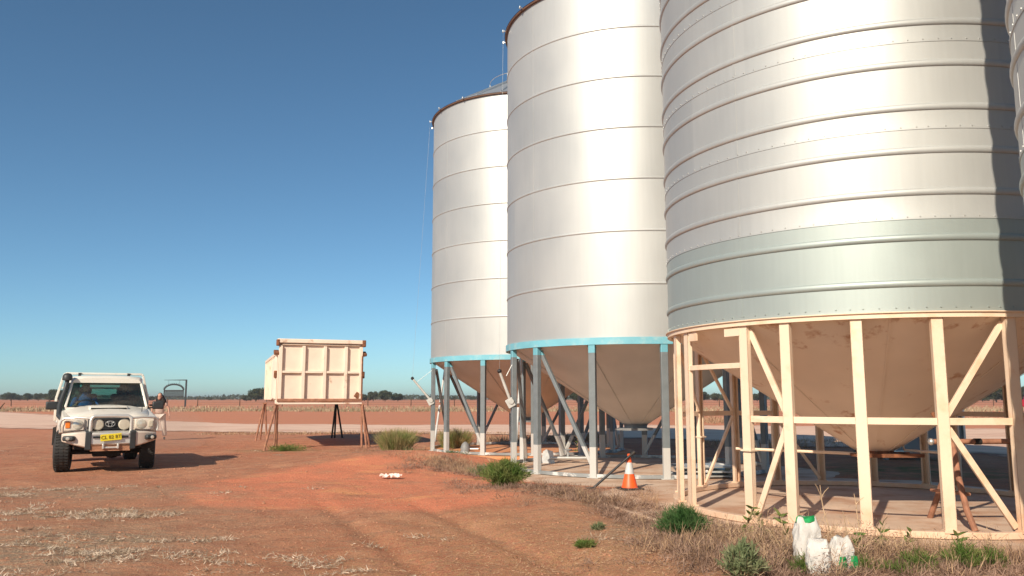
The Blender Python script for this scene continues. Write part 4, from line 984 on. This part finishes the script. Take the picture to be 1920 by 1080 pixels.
# ------------------------------------------------------------------ feed sacks
def sack(x, y, w_, dp, h_, rz, label, green, name='feed_sack'):
    z = lowest(x, y)-.01
    o = empty(name, (x, y, z), rz, label, 'sack', 'white sacks in the dry weeds')
    nu, nv = 36, 22; secs = []
    for j in range(nv+1):
        t = j/nv; f = 1-.25*t**6; pin = 1-.55*max(0, (t-.82)/.18)
        secs.append([])
        for k in range(nu):
            a = 2*PI*k/nu; sq = 1/(max(abs(math.cos(a)), abs(math.sin(a)))**.55)
            wr = 1+.05*math.sin(5*a+9*t)+.06*math.sin(11*a-13*t+x*7)*(t**.5)+.03*math.sin(23*a+31*t)
            b_ = 1+.12*math.sin(PI*t)
            secs[-1].append((w_/2*math.cos(a)*sq*wr*b_*f*(1+.1*(1-pin)), dp/2*math.sin(a)*sq*wr*b_*pin, h_*t+.02*math.sin(3*a+x)*t))
    MB().loft(secs).obj('bag', 'sack', o, smooth=True, angle=60)
    if green == 'top':
        mb = MB(); secs = [[(q[0]*1.02, q[1]*1.05, q[2]+.004) for q in s] for s in ()]
        top = []
        for j in (0, 1):
            top.append([((w_/2+.01)*math.cos(a)*.9*(1-.1*j), (dp/2*.55+.01)*math.sin(a)*(1-.2*j), h_-.035+.045*j+.012*math.sin(4*a)) for a in np.linspace(0, 2*PI, 29)[:-1]])
        mb.loft(top); mb.obj('green_hem', 'green_print', o, smooth=True)
    if green == 'stripe':
        for xo in (-.33, .30):
            mb = MB(); mb.loft([[(w_*(xo+.04*math.sin(t*5))+e, -dp/2*(1.10+.16*math.sin(PI*t))-.012, h_*t) for e in (-.02-.012*math.sin(t*9), .03)]+[(w_*xo+e, -dp/2*.7, h_*t) for e in (.03, -.02)] for t in np.linspace(.04, .58, 8)])
            mb.obj('green_stripe', 'green_print', o)
sack(2.79, 7.98, .22, .17, .47, .15, 'tallest white sack with a green top hem, behind the others in the weeds', 'top')
sack(2.76, 7.62, .19, .15, .33, -.35, 'plain white sack with creased folds standing in front of the green hemmed one', None)
sack(2.98, 7.66, .19, .15, .36, .3, 'white sack with green stripes, rightmost of the three in the weeds', 'stripe')
# ------------------------------------------------------------------ plants
def ground_pts(cx, cy, sx, sy, n, a=0):
    q = rng.normal(size=(n, 2))*[sx, sy]; c, s = math.cos(a), math.sin(a)
    x = cx+q[:, 0]*c-q[:, 1]*s; y = cy+q[:, 0]*s+q[:, 1]*c
    return x, y
def bush(name, x, y, r, h_, n, m, label, catg='shrub', leaflets=True, group=None, w_=.006, stems=True, ry=None):
    """clump: stems fan from the base, leaflets along them"""
    z = lowest(x, y); o = empty(name, (x, y, z), 0, label, catg, group); ry = ry or r
    ns = max(24, n//26); az = rng.random(ns)*2*PI; el = rng.random(ns)**.7
    tipx = r*np.cos(az)*el*(.75+.35*rng.random(ns)); tipy = ry*np.sin(az)*el*(.75+.35*rng.random(ns))
    tz = h_*np.sqrt(np.clip(1-.80*el**2, .06, 1))*(.72+.4*rng.random(ns))
    base = np.stack([tipx*.18, tipy*.18, np.full(ns, -.02)], 1); tip = np.stack([tipx, tipy, tz], 1)
    parts = []
    if leaflets:
        k = 26; t = .12+.92*rng.random((ns, k)); p = base[:, None]+(tip-base)[:, None]*t[..., None]
        p[..., 2] += .12*h_*np.sin(t*PI); p += rng.normal(size=p.shape)*r*.045
        P_ = p.reshape(-1, 3); D = (tip-base)[:, None].repeat(k, 1).reshape(-1, 3); D = D/np.linalg.norm(D, axis=1, keepdims=True)+rng.normal(size=D.shape)*.65; D[:, 2] += .25
        Ln = (.05+.09*rng.random(len(P_)))*max(.5, h_/.45); parts.append(blades(P_, D, Ln, np.full(len(P_), w_)*(.7+.8*rng.random(len(P_))), .3))
        V, F = cat(parts); np_mesh('leaves', V, F, m, o)
        if stems:
            V, F = blades(base, tip-base, np.linalg.norm(tip-base, axis=1), np.full(ns, .006), .15); np_mesh('stems', V, F, m if isinstance(m, str) and m.startswith('green') else 'stick', o)
    else:
        az = rng.random(n)*2*PI; el = rng.random(n)**.8
        b = np.stack([r*.55*np.cos(az)*el, ry*.55*np.sin(az)*el, np.full(n, -.02)], 1)
        lean = .08+.42*el; D = np.stack([np.cos(az)*lean, np.sin(az)*lean, np.ones(n)], 1)+rng.normal(size=(n, 3))*.16
        Ln = h_*(.6+.6*rng.random(n)); V, F = blades(b, D, Ln, np.full(n, w_)*(.7+.6*rng.random(n)), .25, g=.12); np_mesh('blades', V, F, m, o)
    return o
bush('grass_tussock', -3.42, 24.6, .62, .74, 3200, 'tuss', 'tall green grass tussock beside the near right stand of the cream bin', 'grass tussock', False, 'green grass tussocks', .009)
bush('grass_tussock', -1.80, 26.3, .60, .72, 2200, 'tuss', 'green grass tussock half hidden behind the far silo legs', 'grass tussock', False, 'green grass tussocks', .009)
bush('leafy_bush', -.12, 14.15, .47, .40, 7000, 'green', 'round olive green bush at the slab corner left of the grey legs', 'bush', True, None, .0075)
bush('feathery_bush', 1.90, 9.35, .31, .30, 7000, 'green_deep', 'feathery deep green bush in front of the leftmost cream legs', 'bush', True, None, .0045)
bush('thistle_bush', 2.02, 7.42, .20, .28, 2600, 'grey_green', 'grey green spiky weed clump at the bottom edge below the cream legs', 'bush', True, None, .010)
bush('low_weed', -1.55, 22.3, .45, .20, 1500, 'green_deep', 'low dark green weed at the foot of the leftmost grey leg', 'weed', True, 'low green weeds', .008)
bush('low_weed', -2.9, 23.2, .55, .16, 1500, 'green_deep', 'low green weed strip in front of the tall tussock', 'weed', True, 'low green weeds', .008, True, .3)
bush('low_weed', -6.75, 25.0, .85, .13, 1800, 'green', 'flat bright green weed patch under the cream bin corner', 'weed', True, 'low green weeds', .010, True, .55)
bush('low_weed', .75, 8.65, .10, .05, 300, 'green', 'tiny green weed on the crumbly ground left of the feathery bush', 'weed', True, 'low green weeds', .006)
bush('low_weed', 1.02, 9.9, .09, .05, 240, 'grey_green', 'tiny pale weed near the edge of the dry litter', 'weed', True, 'low green weeds', .006)
bush('low_weed', -.65, 17.3, .35, .22, 1200, 'grey_green', 'pale weed in dry litter before the middle silo', 'weed', True, 'low green weeds', .007)
for i, (x, y, r, h_, lab) in enumerate(((3.72, 7.78, .24, .20, 'feathery green weed at the bottom edge right of the sacks'), (4.12, 7.75, .22, .28, 'upright feathery weed in the bottom right corner'), (2.72, 7.70, .2, .16, 'soft green weed in front of the white sacks'), (3.15, 7.70, .22, .15, 'soft green weed directly below the striped sack'), (4.45, 7.85, .2, .22, 'rightmost feathery weed at the picture corner'), (3.45, 7.62, .2, .12, 'low green weed between the sacks and the bottom right weeds'))):
    bush('feathery_weed', x, y, r, h_, 1800, 'green', lab, 'weed', True, 'feathery weeds along the near slab edge', .0045)

# dead stalks and leafy thistles along the slab edge
def stalk(x, y, h_, lean, nb, label, leaves=0):
    z = lowest(x, y); o = empty('dry_stalk', (x, y, z), 0, label, 'dead weed', 'dead stalks by the near slab'); mb = MB()
    pts = []; d = Vector((lean, random.uniform(-.15, .15), 1)).normalized(); p = Vector((0, 0, -.02))
    for k in range(7):
        pts.append(p.copy()); p = p+d*h_/6; d = (d+Vector((random.uniform(-.12, .12), random.uniform(-.12, .12), 0))).normalized()
    mb.tube(pts, [.0095-.001*k for k in range(7)], 6)
    for b in range(nb):
        k = random.randint(2, 5); q = pts[k]; e = Vector((random.uniform(-1, 1), random.uniform(-.6, .6), .9)).normalized()*h_*random.uniform(.12, .3)
        mb.tube([q, q+e*.5+Vector((0, 0, .01)), q+e], [.0055, .004, .003], 5)
    mb.obj('stem', 'stick', o)
    if leaves:
        P_, D = [], []
        leaves = int(leaves*2.2)
        for k in range(leaves):
            q = pts[random.randint(1, 6)]; P_.append(q); D.append((random.uniform(-1, 1), random.uniform(-1, 1), random.uniform(-.1, .6)))
        V, F = blades(np.array(P_), np.array(D), .05+.06*rng.random(leaves), np.full(leaves, .032), .4); np_mesh('leaves', V, F, 'green', o)
    return o
st = [(2.58, 9.42, .42, .25, 4, 14, 'dead stalk with green leaves in front of the second cream leg'), (2.80, 9.0, .42, -.5, 3, 16, 'leafy green thistle stalk leaning left beside the cream leg'), (2.92, 8.85, .40, -.3, 2, 12, 'short leafy stalk just left of the tall white sack'),
      (3.36, 8.72, .74, -.18, 4, 0, 'tallest bare dead stalk with a forked top right of the sacks'), (3.58, 8.75, .66, .02, 3, 0, 'straight pale dead stalk with a cupped top'), (3.50, 8.7, .5, -.12, 3, 0, 'thin bare stalk between the two tall ones'),
      (2.30, 8.9, .36, .15, 3, 0, 'curved pale stalk right of the feathery bush'), (2.75, 8.25, .42, -.7, 4, 0, 'thick dead branch lying slanted left of the sacks'), (2.95, 8.0, .40, -.55, 3, 0, 'slanting dead branch at the bottom edge below the sacks'),
      (3.55, 8.35, .40, .25, 5, 10, 'bushy dead stalk with some green right of the striped sack'), (3.85, 8.45, .34, .45, 4, 8, 'leafy weed stalk before the middle cream leg'), (4.05, 8.3, .30, .8, 3, 0, 'pale stalk bent right over the cream base beam'),
      (3.25, 7.95, .34, .12, 4, 6, 'short forked stalk at the bottom edge'), (4.4, 8.2, .34, -.3, 4, 6, 'dead stalk leaning left at the bottom right'), (4.6, 8.2, .3, .2, 4, 0, 'curled dead stalk in the bottom right corner'), (3.7, 8.05, .32, -.2, 4, 0, 'pale dead stalk amid the bottom weeds'),
      (-.42, 16.2, .42, .0, 2, 0, 'single thin stalk standing in litter before the middle silo'), (1.9, 24.5, .7, .1, 6, 20, 'dark dead thistle standing between the two far silos')]
for x, y, h_, ln, nb, lv, lab in st: stalk(x, y, h_, ln, nb, lab, lv)

def dead_bush(x, y, r, h_, n, label, lean=0):
    z = lowest(x, y) if not in_slab(x, y) else 0
    o = empty('dead_bush', (x, y, z), 0, label, 'dead bush', 'dead bushes tangled along the near slab'); mb = MB()
    for k in range(n):
        a = random.random()*2*PI; q = random.random()**.7; d = Vector((q*math.cos(a)*.9+lean, q*math.sin(a)*.7, 1.0-.45*q)).normalized(); p = Vector((random.uniform(-1, 1)*r*.25, random.uniform(-1, 1)*r*.2, -.02)); L_ = h_*random.uniform(.5, 1.15)
        pts = [p.copy()]
        for i in range(4):
            d = (d+Vector((random.uniform(-.22, .22), random.uniform(-.22, .22), random.uniform(-.16, .08)))).normalized(); p = p+d*L_/4; pts.append(p.copy())
        rr = random.uniform(.0018, .0042); mb.tube(pts, [rr, rr*.85, rr*.7, rr*.55, rr*.35], 4, cap=False)
        for b in range(random.randint(2, 5)):
            q0 = pts[random.randint(1, 4)]; e = (d+Vector((random.uniform(-1, 1), random.uniform(-1, 1), random.uniform(-.4, .6)))).normalized()*L_*random.uniform(.12, .32); mb.tube([q0, q0+e*.5+Vector((0, 0, .006)), q0+e], [rr*.6, rr*.45, rr*.3], 4, cap=False)
    mb.obj('branches', 'stick', o)
    m_ = n*22; P_ = np.stack([rng.normal(size=m_)*r*.5+lean*h_*.3, rng.normal(size=m_)*r*.45, np.abs(rng.normal(size=m_))*h_*.36], 1); V, F = blades(P_, rng.normal(size=(m_, 3)), .02+.03*rng.random(m_), np.full(m_, .006), .5); np_mesh('withered_leaves', V, F, 'debris', o)
for x, y, r, h_, n, lean, lab in ((2.22, 9.05, .20, .30, 22, -.1, 'dead bush just right of the feathery green bush'), (2.45, 8.60, .24, .34, 30, .1, 'dead bush between the grey green weed and the leafy stalks'), (2.68, 8.95, .22, .38, 28, .2, 'dead bush at the foot of the second cream leg'), (2.62, 8.10, .22, .36, 34, -.25, 'dense dead bush immediately left of the white sacks'),
      (3.02, 8.55, .22, .42, 26, .1, 'dead bush rising behind the white sacks'), (3.16, 7.85, .20, .44, 34, .1, 'dead bush immediately right of the striped sack'), (3.50, 8.15, .2, .40, 26, -.1, 'dead bush in front of the third cream leg'), (3.72, 8.0, .2, .28, 22, .2, 'low dead bush before the base beam right of the sacks'), (4.10, 7.95, .2, .30, 22, 0, 'dead bush mixed with the bottom right green weeds'), (4.50, 8.0, .2, .32, 22, -.2, 'dead bush in the bottom right corner'),
      (2.36, 7.75, .2, .22, 24, .2, 'low dead bush right of the grey green weed at the bottom edge'), (2.80, 7.38, .24, .30, 36, .2, 'short dead bush in front of the sacks at the picture bottom'), (1.62, 10.6, .2, .18, 20, 0, 'small dead bush on the litter above the feathery bush'), (1.1, 13.0, .28, .20, 26, 0, 'pale dead bush below the foot of the leaning pole')):
    dead_bush(x, y, r, h_, n, lab, lean)
# dry litter, straw and clods on the ground (nobody could count these)
def scatter(name, areas, m, ln, wd, up=.12, extra=0, z=.006, clump=0, patch=False):
    X_, Y_ = [], []
    for a in areas:
        cx, cy, sx, sy, n = a[:5]; ang = a[5] if len(a) > 5 else 0
        x, y = ground_pts(cx, cy, sx, sy, n, ang)
        if clump:
            nc = max(4, n//clump); k = rng.integers(0, nc, n); x = x[k]+rng.normal(size=n)*.10; y = y[k]+rng.normal(size=n)*.10
        X_.append(x); Y_.append(y)
    x = np.concatenate(X_); y = np.concatenate(Y_); keep = (y > 5)&((vn(x, y*2, 1.1, 41)+.6*vn(x, y*2, .4, 42) > -.02) if patch else True)&(np.minimum.reduce([np.hypot(x-c[0], y-c[1]) for c in (S1, S2, S3, S4)]) > 3.15); x, y = x[keep], y[keep]; n = len(x)
    z_ = gz(x, y); sm = slabmask(x, y); z_ = np.where(in_slab(x, y), 0, z_)
    P_ = np.stack([x, y, z_+z+rng.random(n)*z*2], 1)
    D = rng.normal(size=(n, 3)); D[:, 2] = np.abs(D[:, 2])*up*2
    L = ln*(.4+1.1*rng.random(n)); V, F = blades(P_, D, L, np.full(n, wd)*(.6+.8*rng.random(n)), .35)
    o = np_mesh(name, V, F, m); tag(o, kind='stuff'); return o
o = scatter('dry_straw', [(-4.9, 8.3, 1.3, .8, 9000), (-5.9, 11.2, 1.0, .4, 3500), (-8.0, 13.6, 1.9, .45, 4500), (-1.9, 7.9, .35, .2, 900), (-3, 8.8, 2.2, 1.0, 500), (-6.5, 24, 5, 2.5, 500)], 'straw_pale', .05, .006, .3, clump=70, patch=True)
tag(o, 'pale dry straw strewn over the red ground at the lower left', 'straw')
o = scatter('fallen_stems', [(0, 9.5, 3.5, 2.0, 9000), (-2, 12.5, 4, 1.6, 5000), (1.0, 8.3, 1.2, .8, 6000), (-6, 18, 5, 5, 3000)], 'straw', .022, .0045, .2)
tag(o, 'small golden stem pieces scattered over the foreground ground', 'straw')
o = scatter('dry_weed_litter', [(1.35, 12.4, .24, 1.4, 5000, .75), (2.10, 10.1, .26, .75, 6000, .55), (2.45, 8.5, .45, .45, 16000), (3.3, 7.9, .8, .30, 12000), (-.9, 18.2, .7, .9, 5000, .5), (-2.9, 24.2, .7, .6, 2600), (.65, 13.6, .6, .5, 2500), (4.2, 7.9, .6, .25, 5000)], 'debris', .085, .006, .55, clump=30)
tag(o, 'brown dead weed litter heaped along the concrete slab edge', 'dead weeds')
o = scatter('dry_grass', [(1.6, 12.2, .30, 1.3, 350, .75), (2.7, 8.8, .55, .45, 2400), (3.6, 8.1, .8, .25, 2400), (-.9, 18.3, .7, .9, 2200, .5), (-2.9, 24.2, .7, .6, 900)], 'straw', .17, .0055, 1.0, clump=22)
tag(o, 'upright dry grass growing through the litter beside the slabs', 'dry grass')
# scrub strip along the fence, and roadside dry grass
def tall_grass(name, segs, m, label, catg):
    parts = []
    for (x0, x1, y0, y1, n, h_, wd) in segs:
        x = x0+(x1-x0)*rng.random(n); y = y0+(y1-y0)*rng.random(n); den = vn(x, y*3, 5, 21)+vn(x, y*3, 1.6, 22)*.5; k = den > -.12; x, y, den = x[k], y[k], den[k]
        P_ = np.stack([x, y, gz(x, y)-.01], 1); D = rng.normal(size=(len(x), 3))*.35; D[:, 2] = 1
        parts.append(blades(P_, D, h_*(.35+.7*rng.random(len(x)))*(.6+1.0*np.clip(den+.3, 0, 1)), np.full(len(x), wd), .4))
    V, F = cat(parts); o = np_mesh(name, V, F, m); tag(o, label, catg, kind='stuff'); return o
tall_grass('fence_line_scrub', [(-95, 75, 95, 112, 24000, .42, .07), (-160, 120, 112, 150, 9000, .4, .09)], 'scrub', 'dry grass and scrub strip along the far fence line', 'scrub')
tall_grass('roadside_grass', [(12, 45, 50, 62, 9000, .4, .03), (-14, 2, 35.5, 37.5, 2500, .14, .02), (6, 14, 26, 30, 1500, .15, .02), (-1, 4, 29.5, 33, 2500, .28, .02)], 'straw', 'short dry grass at the edges of the pale gravel road', 'dry grass')

# stones and clods
def clods(areas):
    ico = bmesh.new(); bmesh.ops.create_icosphere(ico, subdivisions=1, radius=1); bv = np.array([v.co[:] for v in ico.verts]); bf = np.array([[v.index for v in f.verts] for f in ico.faces]); ico.free()
    Vs, Fs, n0 = [], [], 0
    for cx, cy, sx, sy, n, s in areas:
        x, y = ground_pts(cx, cy, sx, sy, n); z = gz(x, y)
        for i in range(n):
            if y[i] < 5.5 or min(math.hypot(x[i]-c[0], y[i]-c[1]) for c in (S1, S2, S3, S4)) < 3.4: continue
            r = s*(.3+random.random()**3*1.6); v = bv*(r*np.array([1.2, 1, .6]))*(1+.3*rng.normal(size=(len(bv), 1))*.6)+[x[i], y[i], z[i]+r*.15]; Vs.append(v); Fs.append(bf+n0); n0 += len(bv)
    o = np_mesh('dirt_clods', np.concatenate(Vs), np.concatenate(Fs), 'clod'); tag(o, 'small red dirt clods scattered on the foreground soil', 'clods', kind='stuff')
clods([(-2, 9.5, 3.5, 2.2, 1500, .009), (-3, 15.5, 4, 3, 1000, .011), (-9, 24, 6, 4, 300, .015), (1.5, 8.6, 1, 1, 500, .009)])

# ------------------------------------------------------------------ far fence, gate sign, trees
def fence(x0, x1, y0, y1, n, label, hts=1.5):
    o = empty('wire_fence', (x0, y0, 0), 0, label, 'fence'); pts = []
    for i in range(n):
        t = i/(n-1); px, py = (x1-x0)*t, (y1-y0)*t; z = float(gz(x0+px, y0+py)); h_ = hts*(.9+.2*random.random()); pts.append((px, py, z))
        MB().tube([(px, py, z-.1), (px+random.uniform(-.05, .05), py, z+h_)], [.10, .085], 8).obj('post', 'wood_post', o, smooth=True)
    mb = MB()
    for hz in (.4, .8, 1.2):
        mb.tube([(p[0], p[1]-.1, p[2]+hz) for p in pts], .012, 4)
    mb.obj('wire', 'dark_frame', o)
fence(-60.2, 96, 158, 150, 20, 'wire fence with wooden posts running right from the farm gate sign')
fence(-130, -66, 165, 158, 9, 'wire fence with wooden posts running left beyond the truck')
def gate_sign():
    g = empty('farm_gate_sign', (-59.4, 150, 0), 0, 'tall dark steel frame with a hanging arched farm sign near the horizon', 'gate sign')
    mb = MB(); mb.box((0, 0, 1.7+.75), (.24, .24, 4.9)); mb.obj('post', 'dark_frame', g)
    mb = MB(); mb.loft([[(-4.1, -.02, 4.83), (-4.1, .02, 4.83), (-4.1, .02, 4.88), (-4.1, -.02, 4.88)], [(.1, -.09, 4.76), (.1, .09, 4.76), (.1, .09, 4.95), (.1, -.09, 4.95)]]); mb.obj('cross_bar', 'dark_frame', g)
    mb = MB(); x0, x1 = -4.0, -.42; zc = 2.95
    mb.bar((x0, 0, zc), (x1, 0, zc), .08, .22); mb.bar((x0, 0, zc), (x0, 0, 1.75), .07, .10, up=(0, 1, 0)); mb.bar((x1, 0, zc), (x1, 0, 1.75), .07, .10, up=(0, 1, 0)); mb.bar((x0, 0, 1.75), (x1, 0, 1.75), .05, .06)
    for k in range(12): x = x0+.15+(x1-x0-.3)*k/11; mb.box((x, 0, zc-.20), (.2, .03, .26), Matrix.Rotation(PI/4, 3, 'Y'))
    for k in range(26): x = x0+.07+(x1-x0-.14)*k/25; mb.bar((x, 0, zc-.3), (x, 0, 1.75), .085, .06, up=(0, 1, 0))
    sg = mb.obj('sign_panel', 'dark_frame', g)
    mb = MB(); xc = (x0+x1)/2; arc = [(xc+1.75*math.cos(a), 0, zc+.05+1.05*math.sin(a)) for a in np.linspace(0, PI, 19)]; mb.tube(arc, .13, 6)
    for a in np.linspace(.15, PI-.15, 15): mb.box((xc+1.85*math.cos(a), 0, zc+.1+1.15*math.sin(a)), (.22, .04, .16), Matrix.Rotation(-a, 3, 'Y'))
    mb.obj('arch_scroll', 'dark_frame', sg)
    mb = MB(); mb.tube([(xc-1.0, 0, zc+.9), (xc-1.0, 0, 4.8)], .02, 5); mb.tube([(xc+1.0, 0, zc+.9), (xc+1.0, 0, 4.8)], .02, 5); mb.obj('hanger', 'dark_frame', sg)
gate_sign()

def tree_meshes(seed, wid, hgt, m, flat=.6, nl=16, nq=230):
    r = np.random.default_rng(seed); parts = []
    for k in range(nl):
        a = r.random()*2*PI; rad = wid/2*r.random()**.5*.78; c = np.array([rad*math.cos(a), rad*math.sin(a)*.8, hgt*(.30+.52*r.random()*(1-.45*(rad/(wid/2))**2))])
        R = wid*(.11+.12*r.random()); q = r.normal(size=(nq, 3)); q /= np.linalg.norm(q, axis=1, keepdims=True); q *= (R*(.55+.5*r.random((nq, 1)))); q[:, 2] *= flat
        P_ = q+c; P_[:, 2] = np.clip(P_[:, 2], .2, None); parts.append(blades(P_, r.normal(size=(nq, 3)), np.full(nq, hgt*.085)*(.6+.8*r.random(nq)), np.full(nq, hgt*.05), .5))
    return cat(parts)
TR = []
for sd, wd, ht, m, fl in ((1, 9, 6.2, 'leaf_far', .7), (2, 12, 5.6, 'leaf_far', .55), (3, 7, 6.8, 'leaf_far_b', .8), (4, 10, 5.0, 'leaf_far_b', .6)):
    V, F = tree_meshes(sd, wd, ht, m, fl); TR.append((V, F, m, wd, ht))
tree_cache = {}
def tree(x, y, k, s, rz, label, group, name='tree', sz=1):
    if k not in tree_cache:
        V, F, m, wd, ht = TR[k]; o = empty(name, (x, y, 0), rz, label, 'tree', group); np_mesh('crown', V, F, m, o)
        mb = MB(); mb.tube([(0, 0, -.3), (.1, 0, ht*.25), (.0, .1, ht*.5)], [.28, .2, .12], 8)
        for a in (0.5, 2.4, 4.3, 5.4): mb.tube([(.08, 0, ht*.22), (wd*.14*math.cos(a), wd*.14*math.sin(a), ht*.42), (wd*.26*math.cos(a), wd*.26*math.sin(a), ht*.58)], [.15, .1, .05], 6)
        mb.obj('trunk', 'bark', o, smooth=True); tree_cache[k] = o
    else:
        o = copy_tree(tree_cache[k]); o.location = (x, y, 0); o.rotation_euler = (0, 0, rz); tag(o, label, 'tree', group)
    o.scale = (s, s, s*sz); return o
def px(xp, Y): return (xp-960)/FPX*Y*.991
# x pixel, distance, kind, scale, label
spec = [(20, 520, 1, 1.0, 'tree at the far left end of the horizon row'), (52, 500, 0, .80, 'low rounded tree second from the left edge on the horizon'), (72, 480, 2, .75, 'small tree with a pointed top left of the truck mirror'), (92, 460, 1, .85, 'broad tree just left of the truck mirror'), (108, 420, 0, 1.05, 'taller tree partly hidden by the truck snorkel'), (38, 540, 3, .8, 'faint low tree between the two leftmost horizon trees'),
        (263, 300, 2, .72, 'upright tree showing between the truck rack and the walking person'), (283, 480, 3, .6, 'low tree on the horizon just behind the walking person'), (392, 620, 3, .55, 'small far bush right of the gate sign'), (418, 640, 1, .4, 'tiny far tree between the gate sign and the cream bin'),
        (480, 400, 0, 1.10, 'bushy tree immediately left of the cream bin'), (500, 390, 2, 1.05, 'tall tree behind the left edge of the cream bin'), (462, 430, 3, .65, 'low tree left of the bushy one beside the bin'),
        (700, 430, 2, .85, 'tree with a pointed top right beside the cream bin'), (722, 410, 0, .95, 'largest rounded tree right of the cream bin'), (746, 420, 1, .80, 'broad low tree at the right end of the clump past the bin'), (684, 430, 3, .8, 'low tree hugging the right edge of the cream bin'),
        (790, 700, 1, .55, 'far low tree left of the far silo legs'), (850, 640, 3, .62, 'far tree seen between the leftmost grey legs'), (868, 650, 0, .62, 'far tree just left of the far hopper'), (886, 660, 1, .55, 'far tree touching the far hopper edge'), (1082, 300, 0, .85, 'tree seen in the gap between the two far hoppers'),
        (1315, 420, 1, 1.0, 'tree seen through the cream door frame'), (1345, 430, 3, .9, 'tree behind the second cream leg'), (1420, 420, 1, .8, 'tree seen low beside the cream hopper edge'),
        (1812, 470, 1, .75, 'low tree at the left end of the right hand clump'), (1842, 380, 3, .80, 'mid sized tree right of the cream hopper'), (1868, 330, 0, 1.05, 'tall dense tree beside the right cream leg'), (1892, 320, 1, 1.20, 'largest dense tree near the right edge of the picture'), (1915, 330, 2, 1.10, 'dense tree cut by the right edge of the picture'), (1945, 330, 0, 1.1, 'tree just beyond the right edge of the picture')]
for i, (xp, Y_, k, s, lab) in enumerate(spec): tree(px(xp, Y_), Y_, k, s, i*1.7, lab, 'trees along the horizon')
# the unbroken far woodland line
parts = []
n = 42000; x = (rng.random(n)-.5)*2600; y = 900+rng.random(n)*120; hh = 4.2*(.35+np.clip(vn(x, y*0, 60, 31)+vn(x, y*0, 17, 32)*.6+.55, 0, 1.4)); P_ = np.stack([x, y, rng.random(n)*hh], 1)
V, F = blades(P_, rng.normal(size=(n, 3)), np.full(n, 1.5), np.full(n, 1.5), .4); o = np_mesh('far_woodland', V, F, 'leaf_far'); tag(o, 'thin dark line of far woodland along the horizon', 'woodland', kind='stuff')
# red vehicle seen past the right leg
T = empty('red_machine', (px(1927, 95), 95, 0), .3, 'small red farm machine at the right edge behind the cream leg', 'machine')
mb = MB(); mb.box((0, 0, 1.0), (2.2, 1.2, .8)); mb.box((.3, 0, 1.6), (1.0, 1.0, .5), None, (.8, .8)); mb.obj('body', mat('red_paint', (.45, .02, .05), .4), T, bevel=.08)
for x in (-.8, .8):
    for s in (-1, 1): MB().lathe([(.15, -.12), (.42, -.12), (.45, 0), (.42, .12), (.15, .12)], 20, c=(x, s*.6, .45), axis='y', closed=True).obj('wheel', 'black_rubber', T, smooth=True)
# overturned steel trough lying in the scrub at the far left
T = empty('leaning_branch', (px(4, 100), 100, 0), 0, 'broken dead branch leaning at the far left field edge', 'branch')
MB().tube([(-.5, 0, 0), (.0, 0, .55), (.35, 0, 1.0)], [.12, .09, .05], 7).obj('limb', 'wood_post', T, smooth=True)
# low spoil banks of red earth past the road
# dust kicked up behind the truck
mb = MB(); mb.ball((-11.6, 25.6, .45), (1.9, 3.6, .95), 24, 16); dc = mb.obj('dust_cloud', 'black', smooth=True); dc.data.materials.clear()
dm = bpy.data.materials.new('dust_air'); dm.use_nodes = True; nt = dm.node_tree; nt.nodes.remove(nt.nodes['Principled BSDF'])
pv = _n(nt, 'ShaderNodeVolumePrincipled'); pv.inputs['Color'].default_value = (.80, .60, .48, 1); pv.inputs['Density'].default_value = .05
nt.links.new(pv.outputs[0], nt.nodes['Material Output'].inputs['Volume']); dc.data.materials.append(dm); tag(dc, 'thin reddish dust hanging behind the moving truck', 'dust', kind='stuff')
# ------------------------------------------------------------------ thin dusty air near the ground
mb = MB(); mb.box((0, 2050, 6.5), (7100, 5000, 17.0)); hz = mb.obj('haze', 'black'); hz.data.materials.clear()
hm = bpy.data.materials.new('haze_air'); hm.use_nodes = True; nt = hm.node_tree; nt.nodes.remove(nt.nodes['Principled BSDF'])
pv = _n(nt, 'ShaderNodeVolumePrincipled'); pv.inputs['Color'].default_value = (.86, .89, .93, 1); pv.inputs['Density'].default_value = .00025; pv.inputs['Anisotropy'].default_value = .2
nt.links.new(pv.outputs[0], nt.nodes['Material Output'].inputs['Volume']); hz.data.materials.append(hm); tag(hz, 'pale dusty air thinning the far fields and trees', 'haze', kind='stuff')
